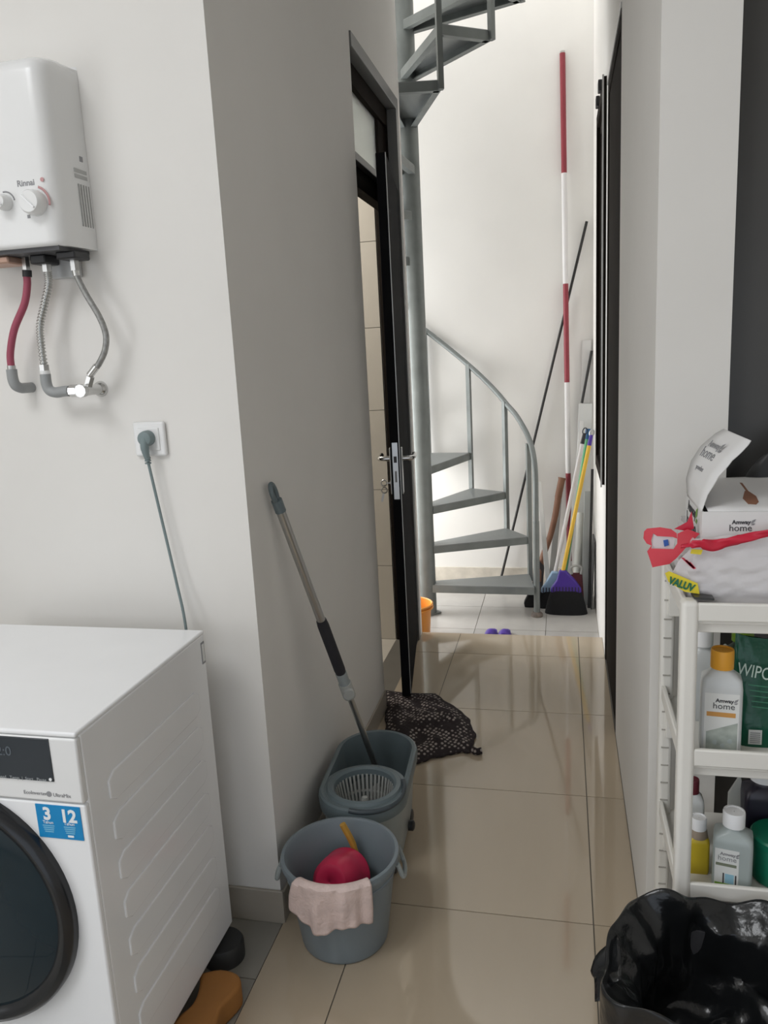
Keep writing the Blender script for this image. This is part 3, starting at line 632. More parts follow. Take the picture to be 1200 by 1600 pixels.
for k in range(40):
    a = 2*math.pi*k/40; c, s = math.cos(a), math.sin(a)
    m.obox((bcx+.085*c, bcy+.085*s, .238), (bcx+.066*c, bcy+.066*s, .135), .0062, .003, side=(-s, c, 0))
m.lathe([(.0835, .19), (.0795, .19), (.078, .184), (.082, .184)], (bcx, bcy, 0), 40, cap0=False, cap1=False)
m.lathe([(.068, .140), (.066, .128), (.002, .128)], (bcx, bcy, 0), 40, cap0=False, cap1=False)
m.build('basket', PALEG, sb)
MB().lathe([(.026, .128), (.022, .165), (.014, .168), (.012, .205), (.008, .214), (.001, .215)], (bcx, bcy, 0), 20).build('spindle', PALEG, sb)
MB().tube([(bcx+.118*math.cos(R(a)), bcy-.012+.118*math.sin(R(a)), .2545-.012*max(0, math.cos(R((a+35)*1.2)))) for a in range(-95, 30, 6)], .0075, 10).build('carry_handle', mat('dark_mop_handle', (.05, .065, .075), .4), sb)
for (x, y) in ((sx_+.088, 1.96), (sx_+.088, 2.20), (sx_-.088, 1.96), (sx_-.088, 2.20)): MB().lathe([(.024, -.011), (.024, .011)], (x, y, .024), 20, axis='x').build('wheel', BLACKP, sb, bevel=.003)
MB().lathe([(.016, 0), (.016, .014), (.010, .018)], (sx_+.108, 2.10, .06), 16, axis='x').build('drain_plug', BLACKP, sb)
mp_ = thing('spin_mop', 'mop with steel pole and grey handle leaning on the corridor wall', 'mop', (-.568, 2.235, .05))
B0, T0 = Vector((-.563, 2.245, .06)), Vector((-.7165, 1.848, 1.145)); D0 = (T0-B0)
def mpt(t): return B0+D0*t
MB().tube([mpt(.0), mpt(.46)], .0095, 14).build('lower_pole', STEEL, mp_); MB().tube([mpt(.62), mpt(.955)], .0125, 16).build('upper_pole', STEEL, mp_)
MB().tube([mpt(.46), mpt(.475), mpt(.62), mpt(.635)], [.0135, .0165, .0165, .0145], 16).build('grip', FOAM, mp_)
MB().tube([mpt(.425), mpt(.465)], .0165, 16).build('sleeve', SPINL, mp_)
cl_ = MB().tube([mpt(.382), mpt(.388), mpt(.43)], [.0175, .0195, .0195], 18).build('lock_collar', PALEG, mp_)
cq = mpt(.408); vd = (Vector((0, 0, H))-cq).normalized(); vd = (vd-D0.normalized()*vd.dot(D0.normalized())).normalized()
MB().tube([cq+vd*.012, cq+vd*.028], .0165, 20).build('lock_button', PALEG, cl_)
e = D0.normalized(); s_ = Vector((0, 1, 0)); s_ = (s_-e*s_.dot(e)).normalized()
MB().tube([mpt(.945), mpt(.975)], .0145, 16).build('cap_socket', SPINB, mp_)
loop = [mpt(.97)+s_*.0115*0+e*(.026-.026*math.cos(a))+s_*.013*math.sin(a) for a in [2*math.pi*k/20 for k in range(21)]]
MB().tube(loop, .0065, 10, cap=False).build('hanging_loop', SPINB, mp_)
MB().lathe([(.002, .05), (.05, .05), (.062, .062), (.05, .085), (.012, .09)], (B0.x, B0.y-.0, 0), 24).build('mop_head', mat('white_microfibre', (.55, .55, .54), .95, bump=.6, bscale=60), mp_)

# ------------------------------------------------------------------ crochet mat
mc = [Vector((-.775, 3.15, 0)), Vector((-.55, 3.14, 0)), Vector((-.335, 2.665, 0)), Vector((-.61, 2.46, 0))]
def matf(u, v):
    p = (mc[0]*(1-u)+mc[1]*u)*(1-v)+(mc[3]*(1-u)+mc[2]*u)*v
    p = p+Vector((.075*math.sin(math.pi*v)*u*u, .045*math.sin(math.pi*u)*(v-.25), 0))+Vector((fbm(v*9, 0, 2)*.011*(u > .97 or u < .03), fbm(u*12, 0, 4)*.012*(v > .97), 0))
    edge = min(u, v, 1-u, 1-v)*6; edge = min(1, edge)
    z = .007+.011*edge*(1+fbm(u*5, v*5, 1))+.017*edge*max(0, fbm(u*3.2+v*2, v*4-u, 3))
    if p.y > 2.92: z = min(z, .021)
    p.x = max(p.x, XL+.012 if p.y < 3.0 else -.775); p.z = z; return p
m = MB(); m.grid(matf, 60, 60); o = m.build('crochet_mat', NET, loc=(-.55, 2.8, 0), solid=.006); tag(o, 'dark crochet floor mat crumpled in front of the black door', 'mat')
o2 = MB().tube(bez([matf(1, .985)+Vector((0, 0, .006)), (-.318, 2.658, .012), (-.298, 2.663, .013)], 5), .013, 8).build('mat_tassel', NET, o); 

# ------------------------------------------------------------------ stairwell objects
ob = thing('orange_bucket', 'orange plastic bucket half hidden behind the corridor wall end', 'bucket', (-.825, 4.10, PZ))
MB().lathe([(.088, 0), (.095, .01), (.108, .205), (.118, .207), (.119, .214), (.113, .218), (.108, .214), (.09, .015), (.002, .012)], (-.825, 4.10, PZ), 40, cap1=False).build('bucket_body', ORANGE, ob)
MB().lathe([(.112, .188), (.121, .19), (.121, .198), (.113, .2)], (-.825, 4.10, PZ), 40, cap0=False, cap1=False).build('rim_band', ORANGE, ob)
for i, (x, rot, lab) in enumerate(((-.392, 6, 'purple slipper nearer the orange bucket'), (-.318, -5, 'purple slipper nearer the stair foot'))):
    s = thing('slipper', lab+', peeping over the floor step', 'slipper', (x, 4.12, PZ), 'pair of purple slippers')
    def sole(u, hw):
        return hw*(.72+.28*math.cos((u-.28)*3.3))*(1 if .02 < u < .98 else .6)
    pts = [(x+sole(u, .042), 4.02+.24*u, PZ) for u in [k/12 for k in range(13)]]+[(x-sole(u, .042), 4.02+.24*u, PZ) for u in [1-k/12 for k in range(13)]]
    MB().prism(pts, (0, 0, .022)).build('sole', PURPLE, s, bevel=.004)
    m = MB(); m.grid(lambda u, v: (x-.039*math.cos(math.pi*u)*(1-.1*v), 4.055+.085*v, PZ+.012+(.052+.004*math.sin(v*3.14))*math.sin(math.pi*u)**.75), 16, 6); m.build('strap', PURPLE, s, solid=.004)
# survey pole
p0, p1 = Vector((.040, 5.14, PZ)), Vector((.010, 5.232, 3.15))
rp_ = thing('survey_pole', 'tall red and white banded pole leaning on the far wall', 'pole', p0)
bands = [PZ, .06, .643, 1.223, 1.828, 2.478, 3.15]; cols = [WHITEPOLE, REDP, WHITEPOLE, REDP, WHITEPOLE, REDP]
for i in range(6):
    a, b = p0.lerp(p1, (bands[i]-PZ)/(3.15-PZ)), p0.lerp(p1, (bands[i+1]-PZ)/(3.15-PZ)); MB().tube([a, b], .0165, 16).build('pole_band', cols[i], rp_)
MB().tube([p1, p1+Vector((0, 0, .012))], .014, 12).build('pole_cap', STEEL, rp_)
def bar(name, lab, cat, a, b, r, m_, seg=10):
    o = MB().tube([a, b], r, seg).build(name, m_, loc=a); return tag(o, lab, cat)
bar('metal_rod', 'long thin black rod leaning diagonally across the far wall', 'rod', (-.4245, 5.20, PZ+.004), (.150, 5.225, 2.19), .0085, BLACKR)
bar('metal_rod', 'short black rod resting on the white boards in the corner', 'rod', (.119, 5.165, 1.09), (.180, 5.195, 1.412), .0085, BLACKR)
def plank(name, lab, cat, a, b, wd, th, m_, side=(1, 0, 0)):
    o = MB().obox(a, b, wd, th, side).build(name, m_, loc=a, bevel=.002); return tag(o, lab, cat)
plank('board', 'tall white board standing in the far right corner', 'board', (.12, 5.10, PZ), (.150, 5.232, 1.478), .055, .014, BOARDW)
plank('board', 'white board second in height in the far right corner', 'board', (.100, 5.00, PZ), (.142, 5.165, 1.085), .085, .016, mat('offwhite_board', (.60, .60, .58), .5, var=.04))
plank('lath', 'slim white lath leaning behind the yellow broom', 'lath', (.01, 4.90, PZ), (.118, 5.12, .98), .026, .010, BOARDW)
bar('plastic_pipe', 'ivory plastic pipe standing behind the yellow broom', 'pipe', (.082, 4.90, PZ), (.112, 5.0, .415), .030, PIPEG, 20)
plank('metal_sheet', 'grey metal sheet standing beside the ivory pipe', 'sheet', (.128, 4.78, PZ), (.152, 4.96, .56), .045, .008, mat('grey_sheet', (.42, .43, .42), .45, .3))
plank('dark_strip', 'narrow black strip standing against the right stairwell wall', 'strip', (.150, 4.72, PZ), (.172, 4.82, .72), .016, .010, BLACKR)
plank('dark_gap_slab', 'thin dark slab for the dark gap low on the right stairwell wall', 'panel', (.163, 4.80, PZ), (.181, 4.80, .30), .22, .008, mat('dark_gap_grey', (.09, .09, .09), .6), side=(0, 1, 0))  # dark slab drawn in place of the dark gap at the wall foot
plank('lath', 'pale lath leaning behind the stair newel', 'lath', (-.085, 4.83, PZ), (-.150, 4.98, .62), .030, .010, BOARDW)
plank('lath', 'grey lath behind the wooden tool handle', 'lath', (-.085, 5.04, PZ), (-.018, 5.22, .56), .038, .010, mat('grey_lath', (.34, .33, .31), .6))
ax = thing('axe', 'curved brown wooden tool handle with dark head near the stair newel', 'axe', (-.165, 5.01, PZ))
MB().tube(bez([(-.160, 5.00, PZ+.08), (-.135, 5.03, .10), (-.085, 5.065, .24), (-.05, 5.09, .38), (-.03, 5.105, .50), (-.005, 5.12, .62)], 8), [.020]*8+[.019]*8+[.019]*8+[.020]*8+[.022]*8+[.026], 12).build('handle', WOOD, ax)
MB().prism([(-.20, 4.985, PZ), (-.135, 4.985, PZ), (-.12, 5.0, .06), (-.155, 5.0, .10), (-.19, 4.995, .06)], (0, .035, 0)).build('head', mat('dark_iron', (.05, .045, .045), .6, .4), ax, bevel=.004)
def broom(name, lab, top, neck, cap_m, handle_m, xw, cxh, y0, tipm, tip2):
    r_ = thing(name, lab, 'broom', (cxh, y0, PZ))
    d = Vector(top)-Vector(neck)
    MB().tube([neck, Vector(neck)+d*.93], .0118, 12).build('handle', handle_m, r_)
    MB().tube([Vector(neck)+d*.925, Vector(top)], [.0128, .010], 12).build('handle_tip', tipm, r_)
    e = d.normalized(); s = Vector((1, 0, 0)); s = (s-e*s.dot(e)).normalized(); c = Vector(top)+e*.012
    MB().tube([c+e*.020*math.cos(a)+s*.013*math.sin(a) for a in [2*math.pi*k/16 for k in range(17)]], .0035, 6, cap=False).build('hanging_loop', tip2, r_)
    n = Vector(neck); zc = n.z
    # cap: fan widening from the neck
    m = MB(); fan = [(n.x-.018, zc+.02), (n.x+.018, zc+.02), (cxh+xw*.55, zc-.04), (cxh+xw*.92, zc-.095), (cxh+xw*.9, zc-.115), (cxh-xw*.9, zc-.115), (cxh-xw*.92, zc-.095), (cxh-xw*.55, zc-.04)]
    m.prism([(x, y0-.022, z) for x, z in fan], (0, .044, 0)); cap = m.build('broom_head', cap_m, r_, bevel=.008, bseg=3)
    for k in range(9):
        xx = cxh-xw*.75+xw*1.5*k/8; MB().box((xx-.003, y0-.0245, zc-.109), (xx+.003, y0-.021, zc-.078)).build('head_slot', mat('dark_slot', (.02, .012, .04), .6), cap)
    def br(u, v):
        a = 2*math.pi*u; wv = xw*(.86+.42*v**.7); dv = .026+.030*v
        return (cxh+wv*math.copysign(abs(math.cos(a))**.7, math.cos(a)), y0+dv*math.copysign(abs(math.sin(a))**.7, math.sin(a)), zc-.105+(PZ+.001-(zc-.105))*v*(1-.04*abs(math.cos(a))*0)+.004*math.sin(u*90)*v*0)
    m = MB(); V = m.grid(br, 56, 10, cu=True); m.bm.faces.new([V[i][9] for i in range(56)]); m.bm.faces.new([V[i][0] for i in range(56)][::-1])
    b_ = m.build('bristles', BRIST, r_)
    return r_
broom('broom', 'yellow-handled broom with purple head and black bristles', (.163, 4.735, .935), (-.006, 4.625, .125), PURPLE, YEL, .098, .014, 4.625, PURPLE, STEEL)
broom('broom', 'white-handled broom with pale blue head and black bristles', (.128, 4.88, .93), (-.052, 4.745, .085), LBLUE, WHITEPOLE, .095, -.050, 4.735, mat('dark_tip', (.02, .02, .025), .4), BLACKP)
o = bar('broom_stick', 'green stick leaning between the two brooms', 'stick', (-.02, 4.80, PZ), (.145, 4.93, .90), .010, GREENH)
tp = MB().tube([(.143, 4.928, .888), (.153, 4.937, .95)], .016, 12).build('stick_tip', mat('blue_tip', srgb(40, 90, 135), .5), o)
dpn = thing('dustpan', 'maroon dustpan standing behind the purple broom head', 'dustpan', (.10, 4.76, PZ))
MB().prism([(.03, 4.765, PZ), (.125, 4.765, PZ), (.112, 4.80, .075), (.045, 4.80, .075)], (0, .018, 0)).build('pan', MAROON, dpn, bevel=.004)
MB().tube(bez([(.05, 4.80, .07), (.045, 4.80, .11), (.078, 4.80, .125), (.11, 4.80, .11), (.105, 4.80, .07)], 6), .008, 8).build('pan_handle', PIPEG, dpn)
o = MB().prism([(-.235, 4.70, PZ), (-.165, 4.70, PZ), (-.165, 4.70, .02), (-.195, 4.70, .0), (-.24, 4.70, -.09)], (0, .05, 0)).build('hand_brush', BRIST, loc=(-.2, 4.7, PZ), bevel=.006); tag(o, 'small black hand brush on the floor left of the newel foot', 'brush')

# ------------------------------------------------------------------ shelf rack
SX0, SX1, SY0, SY1 = .205, .66, 1.415, 1.735
rk = thing('shelf_rack', 'ivory plastic shelf rack with open tiers against the pillar', 'shelf rack', (.43, 1.575, 0))
tiers = [.165, .445, .725, 1.008]
for (x, y) in ((SX0, SY0), (SX1-.032, SY0), (SX0, SY1-.034), (SX1-.032, SY1-.034)):
    MB().box((x, y, 0), (x+.030, y+.034, 1.012)).build('post', IVORY, rk, bevel=.009, bseg=4)
for z in tiers:
    t = MB().box((SX0+.012, SY0+.012, z-.042), (SX1-.012, SY1-.012, z-.032)).build('tray', IVORY, rk, bevel=.002)
    MB().box((SX0+.028, SY0+.004, z-.034), (SX1-.028, SY0+.014, z)).build('front_lip', IVORY, t, bevel=.003)
    MB().box((SX0+.028, SY0+.020, z-.060), (SX1-.028, SY0+.028, z-.036)).build('under_rail', IVORY, t, bevel=.002)
    for x in (SX0+.004, SX1-.014): MB().box((x, SY0+.03, z-.034), (x+.010, SY1-.03, z)).build('side_lip', IVORY, t, bevel=.003)
    MB().box((SX0+.014, SY1-.045, z-.12), (SX0+.05, SY1-.006, z-.04)).build('gusset', IVORY, t, bevel=.002)
for i in range(22):
    z = .06+.043*i; MB().box((SX0+.006, SY1-.0355, z), (SX0+.022, SY1-.0335, z+.003)).build('slot', mat('slot_grey', (.42, .40, .36), .8), rk)

# ------------------------------------------------------------------ box in a carrier bag on the rack
TZ = .976
X0, Y0, Y1, ZT = .244, 1.472, 1.665, 1.163
bxs = thing('cardboard_box', 'white cardboard box with a tall curled flap on top of the shelf rack', 'box', (.42, 1.57, TZ))
MB().box((X0, Y0, TZ), (.60, Y0+.003, ZT)).build('front_panel', CARD, bxs)
MB().box((X0, Y1-.003, TZ), (.60, Y1, ZT)).build('back_panel', CARD, bxs)
MB().box((X0, Y0+.003, TZ), (X0+.003, Y1-.003, ZT)).build('side_panel', CARD, bxs)
MB().box((.597, Y0+.003, TZ), (.60, Y1-.003, ZT)).build('side_panel', CARD, bxs)
MB().box((X0+.003, Y0+.003, TZ), (.597, Y1-.003, TZ+.004)).build('bottom_panel', CARD, bxs)
MB().grid  # (lid below)
m = MB(); m.grid(lambda u, v: (X0+.010+.345*u, Y0+.002+.225*v, ZT+.001+.024*math.sin(v*1.9)*(.6+.4*u)+.006*v), 8, 10); lid = m.build('lid', CARD, bxs, solid=.002)
MB().box((X0+.004, Y0+.01, ZT-.05), (X0+.3, Y1-.01, ZT-.004)).build('inside_shade', BOXSHADE, bxs)  # near-black block stands for the shade inside the box
def flapf(u, v):   # v up the flap, u across (depth)
    cx_ = [(-.001, 0), (-.004, .035), (.004, .07), (.022, .10), (.046, .122), (.062, .132)]
    s = v*5; i = min(4, int(s)); t = s-i; a, b = cx_[i], cx_[i+1]
    tw = (1-u)*math.sin(math.pi*min(1, v*.80))
    return (X0+a[0]+(b[0]-a[0])*t+.026*tw, Y0+.006+.16*u, ZT-.002+a[1]+(b[1]-a[1])*t-.006*tw)
m = MB(); m.grid(flapf, 5, 26); m.build('flap', CARD, bxs, solid=.002, smooth=60)
P_ = Vector(flapf(.25, .62)); 
def onflap(u, v, d=.0016):
    p = Vector(flapf(u, v)); tv = (Vector(flapf(u, min(1, v+.02)))-Vector(flapf(u, max(0, v-.02)))).normalized(); n = tv.cross(Vector((0, 1, 0))); n = n if n.x < 0 else -n
    return p+n*d, tv
def brandmark(org, right, up, s, parent, leafm=GREYPRINT, m_=DARKPRINT):
    o_ = Vector(org); r_ = Vector(right).normalized(); u_ = Vector(up).normalized()
    text('brand_print', 'Amway', s*.62, o_+u_*s*.78+r_*s*.30, r_, u_, m_, parent, bold=.0003)
    text('brand_print', 'home', s*1.02, o_, r_, u_, m_, parent)
    nn = r_.cross(u_)
    for (ax_, ay_, dx_, dy_, wd) in ((2.18, .80, .5, .52, .20), (2.2, .66, .44, .16, .16)):
        a = o_+r_*s*ax_+u_*s*ay_; d = r_*s*dx_+u_*s*dy_; q = d.cross(nn).normalized()*s*wd
        MB().prism([a, a+d*.5+q*.7, a+d, a+d*.5-q*.7], nn*.0003).build('leaf_mark', leafm, parent, smooth=0)
brandmark((.2895, Y0-.0006, 1.128), (1, 0, 0), (0, 0, 1), .0165, bxs)
p, tv = onflap(.86, .50); q_ = onflap(.2, .50)[0]; brandmark(p, q_-p, tv, .030, bxs, GREYPRINT, GREYPRINT)
brandmark((X0-.0008, Y1-.02, 1.098), (0, -1, 0), (0, 0, 1), .048, bxs, LEAFG)
p, tv = onflap(.75, .36); q_ = onflap(.2, .36)[0]; text('brand_print', 'powder', .014, p, q_-p, tv, GREYPRINT, bxs)
def onlid(x, y): 
    u = (x-X0-.010)/.345; v = (y-Y0-.002)/.225; return Vector((x, y, ZT+.0022+.024*math.sin(v*1.9)*(.6+.4*u)+.006*v))
def blob(pts, mm, nm, d=.0006):
    MB().prism([onlid(x, y) for x, y in pts], (0, 0, d)).build(nm, mm, lid, smooth=0)
blob([(.327, 1.505), (.340, 1.502), (.347, 1.515), (.349, 1.545), (.343, 1.572), (.336, 1.578), (.331, 1.560), (.324, 1.535)], BROWNPRINT, 'leaf_print')
blob([(.338, 1.575), (.342, 1.575), (.343, 1.635), (.339, 1.638)], BROWNPRINT, 'leaf_stem')
# carrier bag
cb = thing('carrier_bag', 'clear plastic carrier bag with red handles wrapped around the white box', 'plastic bag', (.42, 1.57, TZ))
def bagf(u, v):
    path = [(X0+.10, Y1+.02), (X0-.010, Y1+.012), (X0-.016, Y0+.08), (X0-.014, Y0-.010), (X0+.07, Y0-.013), (X0+.20, Y0-.015), (X0+.36, Y0-.013)]
    s = u*(len(path)-1); i = min(len(path)-2, int(s)); t = s-i; a, b = path[i], path[i+1]
    top = 1.108+(.0 if u < .45 else (u-.45)*.065)
    z = TZ+.004+(top-TZ)*v; k = .004*fbm(u*14, v*9, 5)+.003*fbm(u*31, v*17, 2)
    bul = .010*math.sin(math.pi*min(1, v*1.1))
    x, y = a[0]+(b[0]-a[0])*t, a[1]+(b[1]-a[1])*t
    return (x-(bul+k if u < .5 else -k*.4), y-(bul+k if u > .45 else 0), z)
m = MB(); m.grid(bagf, 90, 26); m.build('bag_film', FILM, cb, smooth=60)
def ribbon(name, pts, wd, mm, parent, th=.0012, up=(0, 0, 1), tw=0):
    P = bez(pts, 8); n = len(P); m = MB()
    def f(u, v):
        i = min(n-1, int(round(u*(n-1)))); ww = wd[min(len(wd)-1, int(u*len(wd)))] if isinstance(wd, list) else wd
        U = Vector(up)
        return P[i]+U*(v-.5)*ww+Vector((0, -.003*math.sin(u*21+v*3), 0))
    m.grid(f, n, 4); return m.build(name, mm, parent, solid=th, smooth=60)
ribbon('red_band', [(.205, 1.445, 1.106), (.235, 1.440, 1.112), (.262, 1.445, 1.108), (.30, 1.447, 1.118), (.35, 1.447, 1.130), (.44, 1.447, 1.15)], [.006, .014, .020, .020, .018, .015, .014, .013], REDBAG, cb)
# red handle flap on the left: a sheet with a punched window
def plate(name, pts, mm, parent, y, th=.0012):
    return MB().prism([(x, y(x, z), z) for x, z in pts], (0, th, 0)).build(name, mm, parent, smooth=0)
yy = lambda x, z: 1.492-.10*(x-.2)-.05*(z-1.09)
plate('bag_handle', [(.147, 1.121), (.152, 1.127), (.175, 1.130), (.194, 1.127), (.204, 1.119), (.205, 1.109), (.197, 1.112), (.170, 1.113), (.163, 1.118), (.160, 1.104), (.161, 1.094), (.152, 1.098), (.146, 1.108)], REDBAG2, cb, yy)
plate('bag_handle', [(.161, 1.096), (.160, 1.089), (.199, 1.089), (.205, 1.10), (.205, 1.119), (.222, 1.128), (.243, 1.120), (.222, 1.095), (.205, 1.072), (.193, 1.060), (.163, 1.052), (.158, 1.068), (.153, 1.083)], REDBAG2, cb, lambda x, z: yy(x, z)-.002)
plate('bag_handle', [(.200, 1.126), (.222, 1.140), (.229, 1.160), (.234, 1.128), (.225, 1.122)], REDBAG, cb, lambda x, z: yy(x, z)+.006)
plate('handle_film', [(.160, 1.089), (.163, 1.117), (.197, 1.112), (.201, 1.106), (.199, 1.089)], mat('milky_film', (.70, .64, .66), .4), cb, lambda x, z: yy(x, z)+.002)
plate('logo_patch', [(.183, 1.093), (.191, 1.096), (.189, 1.107), (.181, 1.105)], BLUEPRINT, cb, lambda x, z: yy(x, z)-.0005)
plate('yellow_patch', [(.222, 1.092), (.240, 1.090), (.243, 1.099), (.224, 1.100)], YFILM, cb, lambda x, z: 1.448)
for q in range(3): plate('red_print', [(.207+.006*q, 1.083-.004*q), (.2115+.006*q, 1.083-.004*q), (.227+.004*q, 1.069-.004*q), (.223+.004*q, 1.067-.004*q)], REDBAG, cb, lambda x, z: 1.452)
plate('bag_side', [(.204, 1.075), (.222, 1.095), (.243, 1.105), (.252, 1.03), (.232, 1.012), (.19, 1.045)], FILM, cb, lambda x, z: 1.458+.05*(z-1.05))
ys_ = plate('yellow_strip', [(.180, 1.054), (.187, 1.058), (.236, 1.036), (.240, 1.016), (.214, 1.020), (.186, 1.038)], YFILM, cb, lambda x, z: 1.449+.02*(.24-x))
text('strip_print', 'VALUV', .019, (.185, 1.4475, 1.036), (1, 0.02, -.36), (0.0, 0, 1), GREENPRINT, cb, bold=.0008, sx=.78)
o = MB().prism([(.228, 1.432, 1.012), (.262, 1.430, 1.010), (.262, 1.50, 1.010), (.222, 1.52, 1.012)], (0, 0, .004)).build('black_pouch', mat('black_wrapper', (.03, .03, .028), .3), loc=(.24, 1.46, 1.012), bevel=.001); tag(o, 'small flat black wrapper lying at the rack corner', 'wrapper')

# ------------------------------------------------------------------ bottles
def rrect(w, d, r, n=5):
    pts = []
    for sx, sy, a0 in ((1, 1, 0), (-1, 1, 90), (-1, -1, 180), (1, -1, 270)):
        for k in range(n+1):
            a = R(a0+90*k/n); pts.append((sx*(w/2-r)+r*math.cos(a), sy*(d/2-r)+r*math.sin(a)))
    return pts
def bottle(name, label, x, y, z, w_, d_, h, neck_h, cap_r, cap_h, body_m, cap_m, rot=0, liquid=None):
    t = thing(name, label, 'bottle', (x, y, z)); RM = Matrix.Translation((x, y, z)) @ Matrix.Rotation(R(rot), 4, 'Z')
    sh = h-neck_h
    rings = []
    for (zz, sc, rr) in ((0, .93, .3), (.004, .98, .3), (.012, 1, .3), (sh*.80, 1, .3), (sh*.90, .95, .4), (sh*.97, .72, .8), (sh, .55, .98), (h-cap_h*.6, .50, .98)):
        ww, dd = w_*sc, d_*max(sc, .0); rmax = min(ww, dd)/2
        if zz >= sh*.97: ww = ww*.5+min(ww, dd)*.5; dd = min(ww, max(dd, cap_r*1.6)); ww = max(ww, cap_r*1.6); rmax = min(ww, dd)/2
        rings.append([RM @ Vector((px, py, zz)) for px, py in rrect(ww, dd, rmax*min(.98, rr))])
    m = MB(); loft(m, rings, True, True); m.build('body', body_m, t, smooth=50)
    m = MB(); n = 40; V = []
    prof_ = [(cap_r, 0), (cap_r, cap_h*.9), (cap_r*.95, cap_h), (cap_r*.82, cap_h), (cap_r*.80, cap_h*.93), (.001, cap_h*.93)]
    m.lathe(prof_, (x, y, z+h-cap_h), n, cap1=False); m.build('cap', cap_m, t)
    return t, RM
TZ2, TZ3 = .693, .413
t, RM = bottle('detergent_bottle', 'milky bottle with an orange cap on the middle tier', .289, 1.482, TZ2, .072, .05, .207, .038, .0205, .036, BOTW, ORCAP, rot=-6)
fdir = (RM.to_3x3() @ Vector((1, 0, 0))); nrm = RM.to_3x3() @ Vector((0, -1, 0))
def lab(x, z, d=.0): return RM @ Vector((x, -.0252-d, z))
def lrect(x0, x1, z0, z1, mm, nm, parent, d=0): return MB().prism([lab(x0, z0, d), lab(x1, z0, d), lab(x1, z1, d), lab(x0, z1, d)], nrm*.0003).build(nm, mm, parent, smooth=0)
lrect(-.030, .030, .012, .128, LABELW, 'label', t)
brandmark(lab(-.016, .098, .0005), fdir, (0, 0, 1), .0165, t)
lrect(-.026, .024, .082, .091, ORBAND, 'label_band', t, .0004)
MB().prism([lab(-.026, .05, .0004), lab(.028, .072, .0004), lab(.028, .014, .0004), lab(-.026, .014, .0004)], nrm*.0003).build('label_picture', GRLABEL, t, smooth=0)
for q in ((-.01, .03), (.004, .024), (.016, .034)): MB().lathe([(.005, 0), (.005, .0004)], lab(q[0], q[1], .0006), 12, axis='-y').build('bubble_print', BOTC, t)
t, RM = bottle('cleaner_bottle', 'clear bottle with a white cap and pale label on the lower tier', .320, 1.478, TZ3, .072, .054, .158, .036, .0205, .030, BOTC, WHITEP, rot=-12)
fdir = (RM.to_3x3() @ Vector((1, 0, 0))); nrm = RM.to_3x3() @ Vector((0, -1, 0))
def lab(x, z, d=.0): return RM @ Vector((x, -.0272-d, z))
lrect(-.031, .012, .010, .088, LABELW, 'label', t)
brandmark(lab(-.026, .064, .0005), fdir, (0, 0, 1), .0145, t, GREYPRINT, GREYPRINT)
lrect(-.029, .008, .052, .058, OLIVEB, 'label_band', t, .0004)
lrect(-.012, .004, .016, .036, mat('pale_blue_picture', srgb(150, 195, 215), .5), 'label_picture', t, .0004); lrect(-.016, -.0135, .015, .037, DARKPRINT, 'picture_bar', t, .0006); lrect(.006, .0085, .013, .036, DARKPRINT, 'picture_bar', t, .0006); lrect(-.030, .011, .010, .015, LEAFG, 'label_edge', t, .0003)
bottle('bottle', 'white bottle with a white cap behind the orange-capped one', .278, 1.625, TZ2, .055, .05, .195, .04, .020, .035, BOTW, WHITEP)
t = bottle('bottle', 'bottle with a lime green cap behind the green pouch', .357, 1.64, TZ2, .06, .05, .215, .055, .021, .05, mat('dark_green_bottle', srgb(18, 60, 40), .35), LIME)[0]
o = MB().prism([(.30, 1.56, TZ2), (.335, 1.56, TZ2), (.338, 1.60, .845), (.318, 1.60, .862), (.296, 1.60, .84)], (0, .012, 0)).build('paper_packet', LABELW, loc=(.31, 1.56, TZ2), bevel=.002); tag(o, 'white paper packet between the orange-capped bottle and the green pouch', 'packet')
bottle('bottle', 'white bottle with a maroon cap behind the ivory post', .263, 1.60, TZ3, .044, .044, .150, .030, .013, .034, BOTW, MAROON)
t = bottle('bottle', 'yellow bottle with a white cap next to the clear bottle', .262, 1.512, TZ3, .040, .036, .118, .036, .015, .026, YBOT, WHITEP)[0]
MB().lathe([(.0185, 0), (.0165, .014), (.013, .02)], (.262, 1.512, TZ3+.076), 24).build('shoulder', mat('tan_shoulder', srgb(150, 135, 118), .5), t)
t = bottle('bottle', 'dark purple bottle with a striped pink cap at the right edge', .400, 1.60, TZ3, .08, .06, .215, .06, .026, .055, DPURP, WHITEP)[0]
for q in range(2): MB().lathe([(.0263, 0), (.0263, .004)], (.400, 1.60, TZ3+.178+.010*q), 30).build('cap_stripe', PINKST, t)
t = thing('plastic_tub', 'green plastic tub at the right end of the lower tier', 'tub', (.41, 1.52, TZ3))
MB().lathe([(.046, 0), (.050, .004), (.052, .085), (.050, .088)], (.412, 1.51, TZ3), 40).build('tub_body', GREENT, t); MB().lathe([(.0535, .078), (.0535, .092), (.05, .096)], (.412, 1.51, TZ3), 40).build('tub_lid', GREENT, t)
o = MB().prism([(.330, 1.585, TZ3), (.372, 1.585, TZ3), (.366, 1.615, .535), (.360, 1.62, .568), (.336, 1.612, .528)], (0, .006, 0)).build('paper_sachet', mat('grey_sachet', (.42, .43, .40), .5), loc=(.35, 1.585, TZ3), bevel=.001); tag(o, 'grey pointed sachet standing behind the clear bottle', 'sachet')
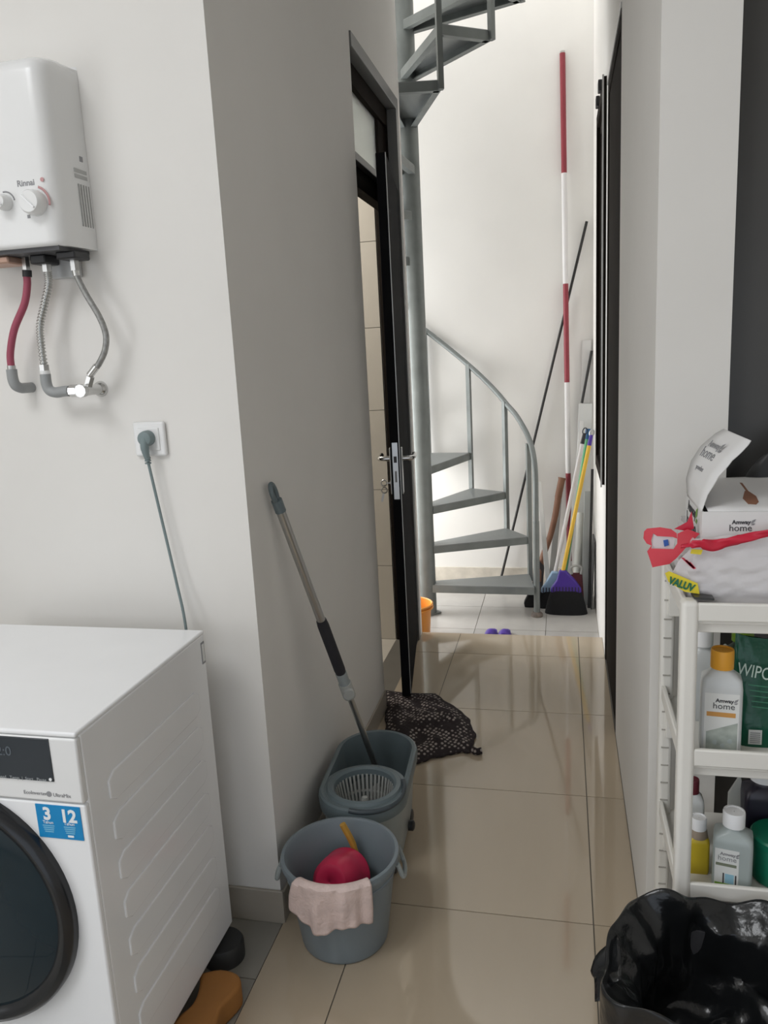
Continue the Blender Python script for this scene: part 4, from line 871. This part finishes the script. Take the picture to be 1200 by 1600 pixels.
# green pouch
pcx, pcy = .371, 1.535
def pouchf(u, v):
    a = 2*math.pi*u; w_ = .052*(1-.10*v+.02*math.sin(v*3)); d = .030*(1-v**1.6)+.0018
    x = pcx+w_*math.copysign(abs(math.cos(a))**.55, math.cos(a)); k = .003*fbm(math.cos(a)*5, v*8, 3)*min(1, v*4)
    return (x+.010*v*0, pcy+(d+k)*math.sin(a)+.014*v, TZ2+.205*v+(.010*math.cos(a*1)*-1*v))
m = MB(); V = m.grid(pouchf, 48, 24, cu=True); m.bm.faces.new([V[i][0] for i in range(48)][::-1]); m.bm.faces.new([V[i][-1] for i in range(48)])
pch = thing('refill_pouch', 'shiny green refill pouch beside the orange-capped bottle', 'pouch', (pcx, pcy, TZ2)); m.build('pouch_film', POUCH, pch, smooth=60)
text('pouch_print', 'WIPOL', .034, (pcx-.051, pcy-.026, TZ2+.146), (1, .06, -.20), (0, .22, 1), mat('pale_green_print', srgb(205, 225, 215), .5), pch, sx=.72)
for q in range(5): MB().obox((pcx-.030+.002*q, pcy-.0312, TZ2+.128-.011*q), (pcx+.012+.004*q, pcy-.0312, TZ2+.124-.011*q), .0016, .001, side=(0, 0, 1)).build('print_line', mat('dull_green_print', srgb(70, 140, 110), .5), pch)
MB().prism([(pcx-.026, pcy-.0318, TZ2+.006), (pcx-.002, pcy-.0318, TZ2+.006), (pcx-.002, pcy-.0318, TZ2+.036), (pcx-.026, pcy-.0318, TZ2+.036)], (0, .0006, 0)).build('barcode_panel', LABELW, pch, smooth=0)
for q in range(6): MB().box((pcx-.023, pcy-.0324, TZ2+.009+.004*q), (pcx-.005, pcy-.0317, TZ2+.0105+.004*q)).build('barcode_line', GREYPRINT, pch, smooth=0)

# ------------------------------------------------------------------ bin with black bag
gx, gy = .262, 1.215
bn = MB().lathe([(.118, 0), (.122, .004), (.155, .385), (.150, .385), (.118, .01), (.002, .008)], (gx, gy, 0), 40, cap1=False).build('waste_bin', BIN, loc=(gx, gy, 0)); tag(bn, 'round waste bin under the black bag in front of the shelf rack', 'bin')
def gbag(u, v):
    a = 2*math.pi*u; c, s = math.cos(a), math.sin(a); U = 2*math.pi*u
    Rr = .180+.012*math.sin(2*U+.6)+.009*math.sin(5*U+2)+.005*math.sin(9*U)+.014*max(0, math.cos(a-R(205)))**8
    zr_ = .452-.012*s+.014*math.sin(3*U+1)+.008*math.sin(7*U+.4)+.004*math.sin(13*U)
    wr = .005*math.sin(U*11+v*5)+.004*math.sin(U*17+v*9+1)+.008*math.sin(3*U+v*8)+.005*math.sin(6*U-v*11)
    if v < .5:
        t = v/.5
        if t < .45: q = t/.45; r = .004+.128*q; z = .265+.022*math.sin(4*U+q*6)*q*(1-q)*3+.02*math.sin(3*U-q*9)*q+.02*q*q+.035*c*q
        elif t < .75: q = (t-.45)/.30; r = .132+.008*q+wr*q; z = .285+.02*math.sin(3*U-9)*(1-q)+.035*c*(1-q)+.105*q
        else: q = (t-.75)/.25; r = .140+(Rr-.140)*q**1.2+wr*(1-q*.8); z = .39+(zr_-.39)*q
    elif v < .58:
        t = (v-.5)/.08; r = Rr+.010*math.sin(t*math.pi*.5); z = zr_+.006*math.sin(t*math.pi)
    else:
        t = (v-.58)/.42; r = Rr+.010-.002*t+wr*t*1.3+.010*abs(math.sin(U*3.5))*t; z = zr_-t*.34
    return (gx+r*c, gy+r*s, z)
m = MB(); V = m.grid(gbag, 150, 54, cu=True); m.bm.faces.new([V[i][0] for i in range(150)])
gb = m.build('rubbish_bag', BAG, loc=(gx, gy, .43), smooth=70, recalc=True); tag(gb, 'glossy black plastic bag lining the bin in front of the rack', 'bag')
def earf(u, v):
    A, B, D, E_ = Vector((.088, 1.250, .452)), Vector((.088, 1.155, .440)), Vector((.050, 1.165, .392)), Vector((.040, 1.222, .402))
    p = (A*(1-u)+B*u)*(1-v)+(E_*(1-u)+D*u)*v
    return p+Vector((.004*math.sin(v*7+u*3), 0, .006*math.sin(u*8+v*4)))
ear = MB(); ear.grid(earf, 10, 10); ear.build('bag_ear', BAG, gb, solid=.0012, smooth=60)
# black rounded shape behind the white box
def shapef(u, v):
    a = 2*math.pi*u; U = a; w_ = .145*(1-.25*v**3); d = .026*(1-.5*v**4)
    top = .285+.012*math.sin(2*U)
    r_ = (1-v**6)**.4 if v < 1 else 0
    return (.487+w_*r_*math.copysign(abs(math.cos(a))**.6, math.cos(a))*(1+.03*math.sin(5*U+v*6)), 1.700+d*r_*math.sin(a)*(1+.1*math.sin(7*U+v*9)), .978+top*v-.02*v*math.cos(a)*-1*0)
m = MB(); V = m.grid(shapef, 48, 22, cu=True); m.bm.faces.new([V[i][0] for i in range(48)])
o = m.build('black_shape', mat('matt_black', (.012, .012, .012), .45), loc=(.487, 1.70, .978), smooth=70); tag(o, 'black rounded shape standing behind the white box on the rack', 'bag')
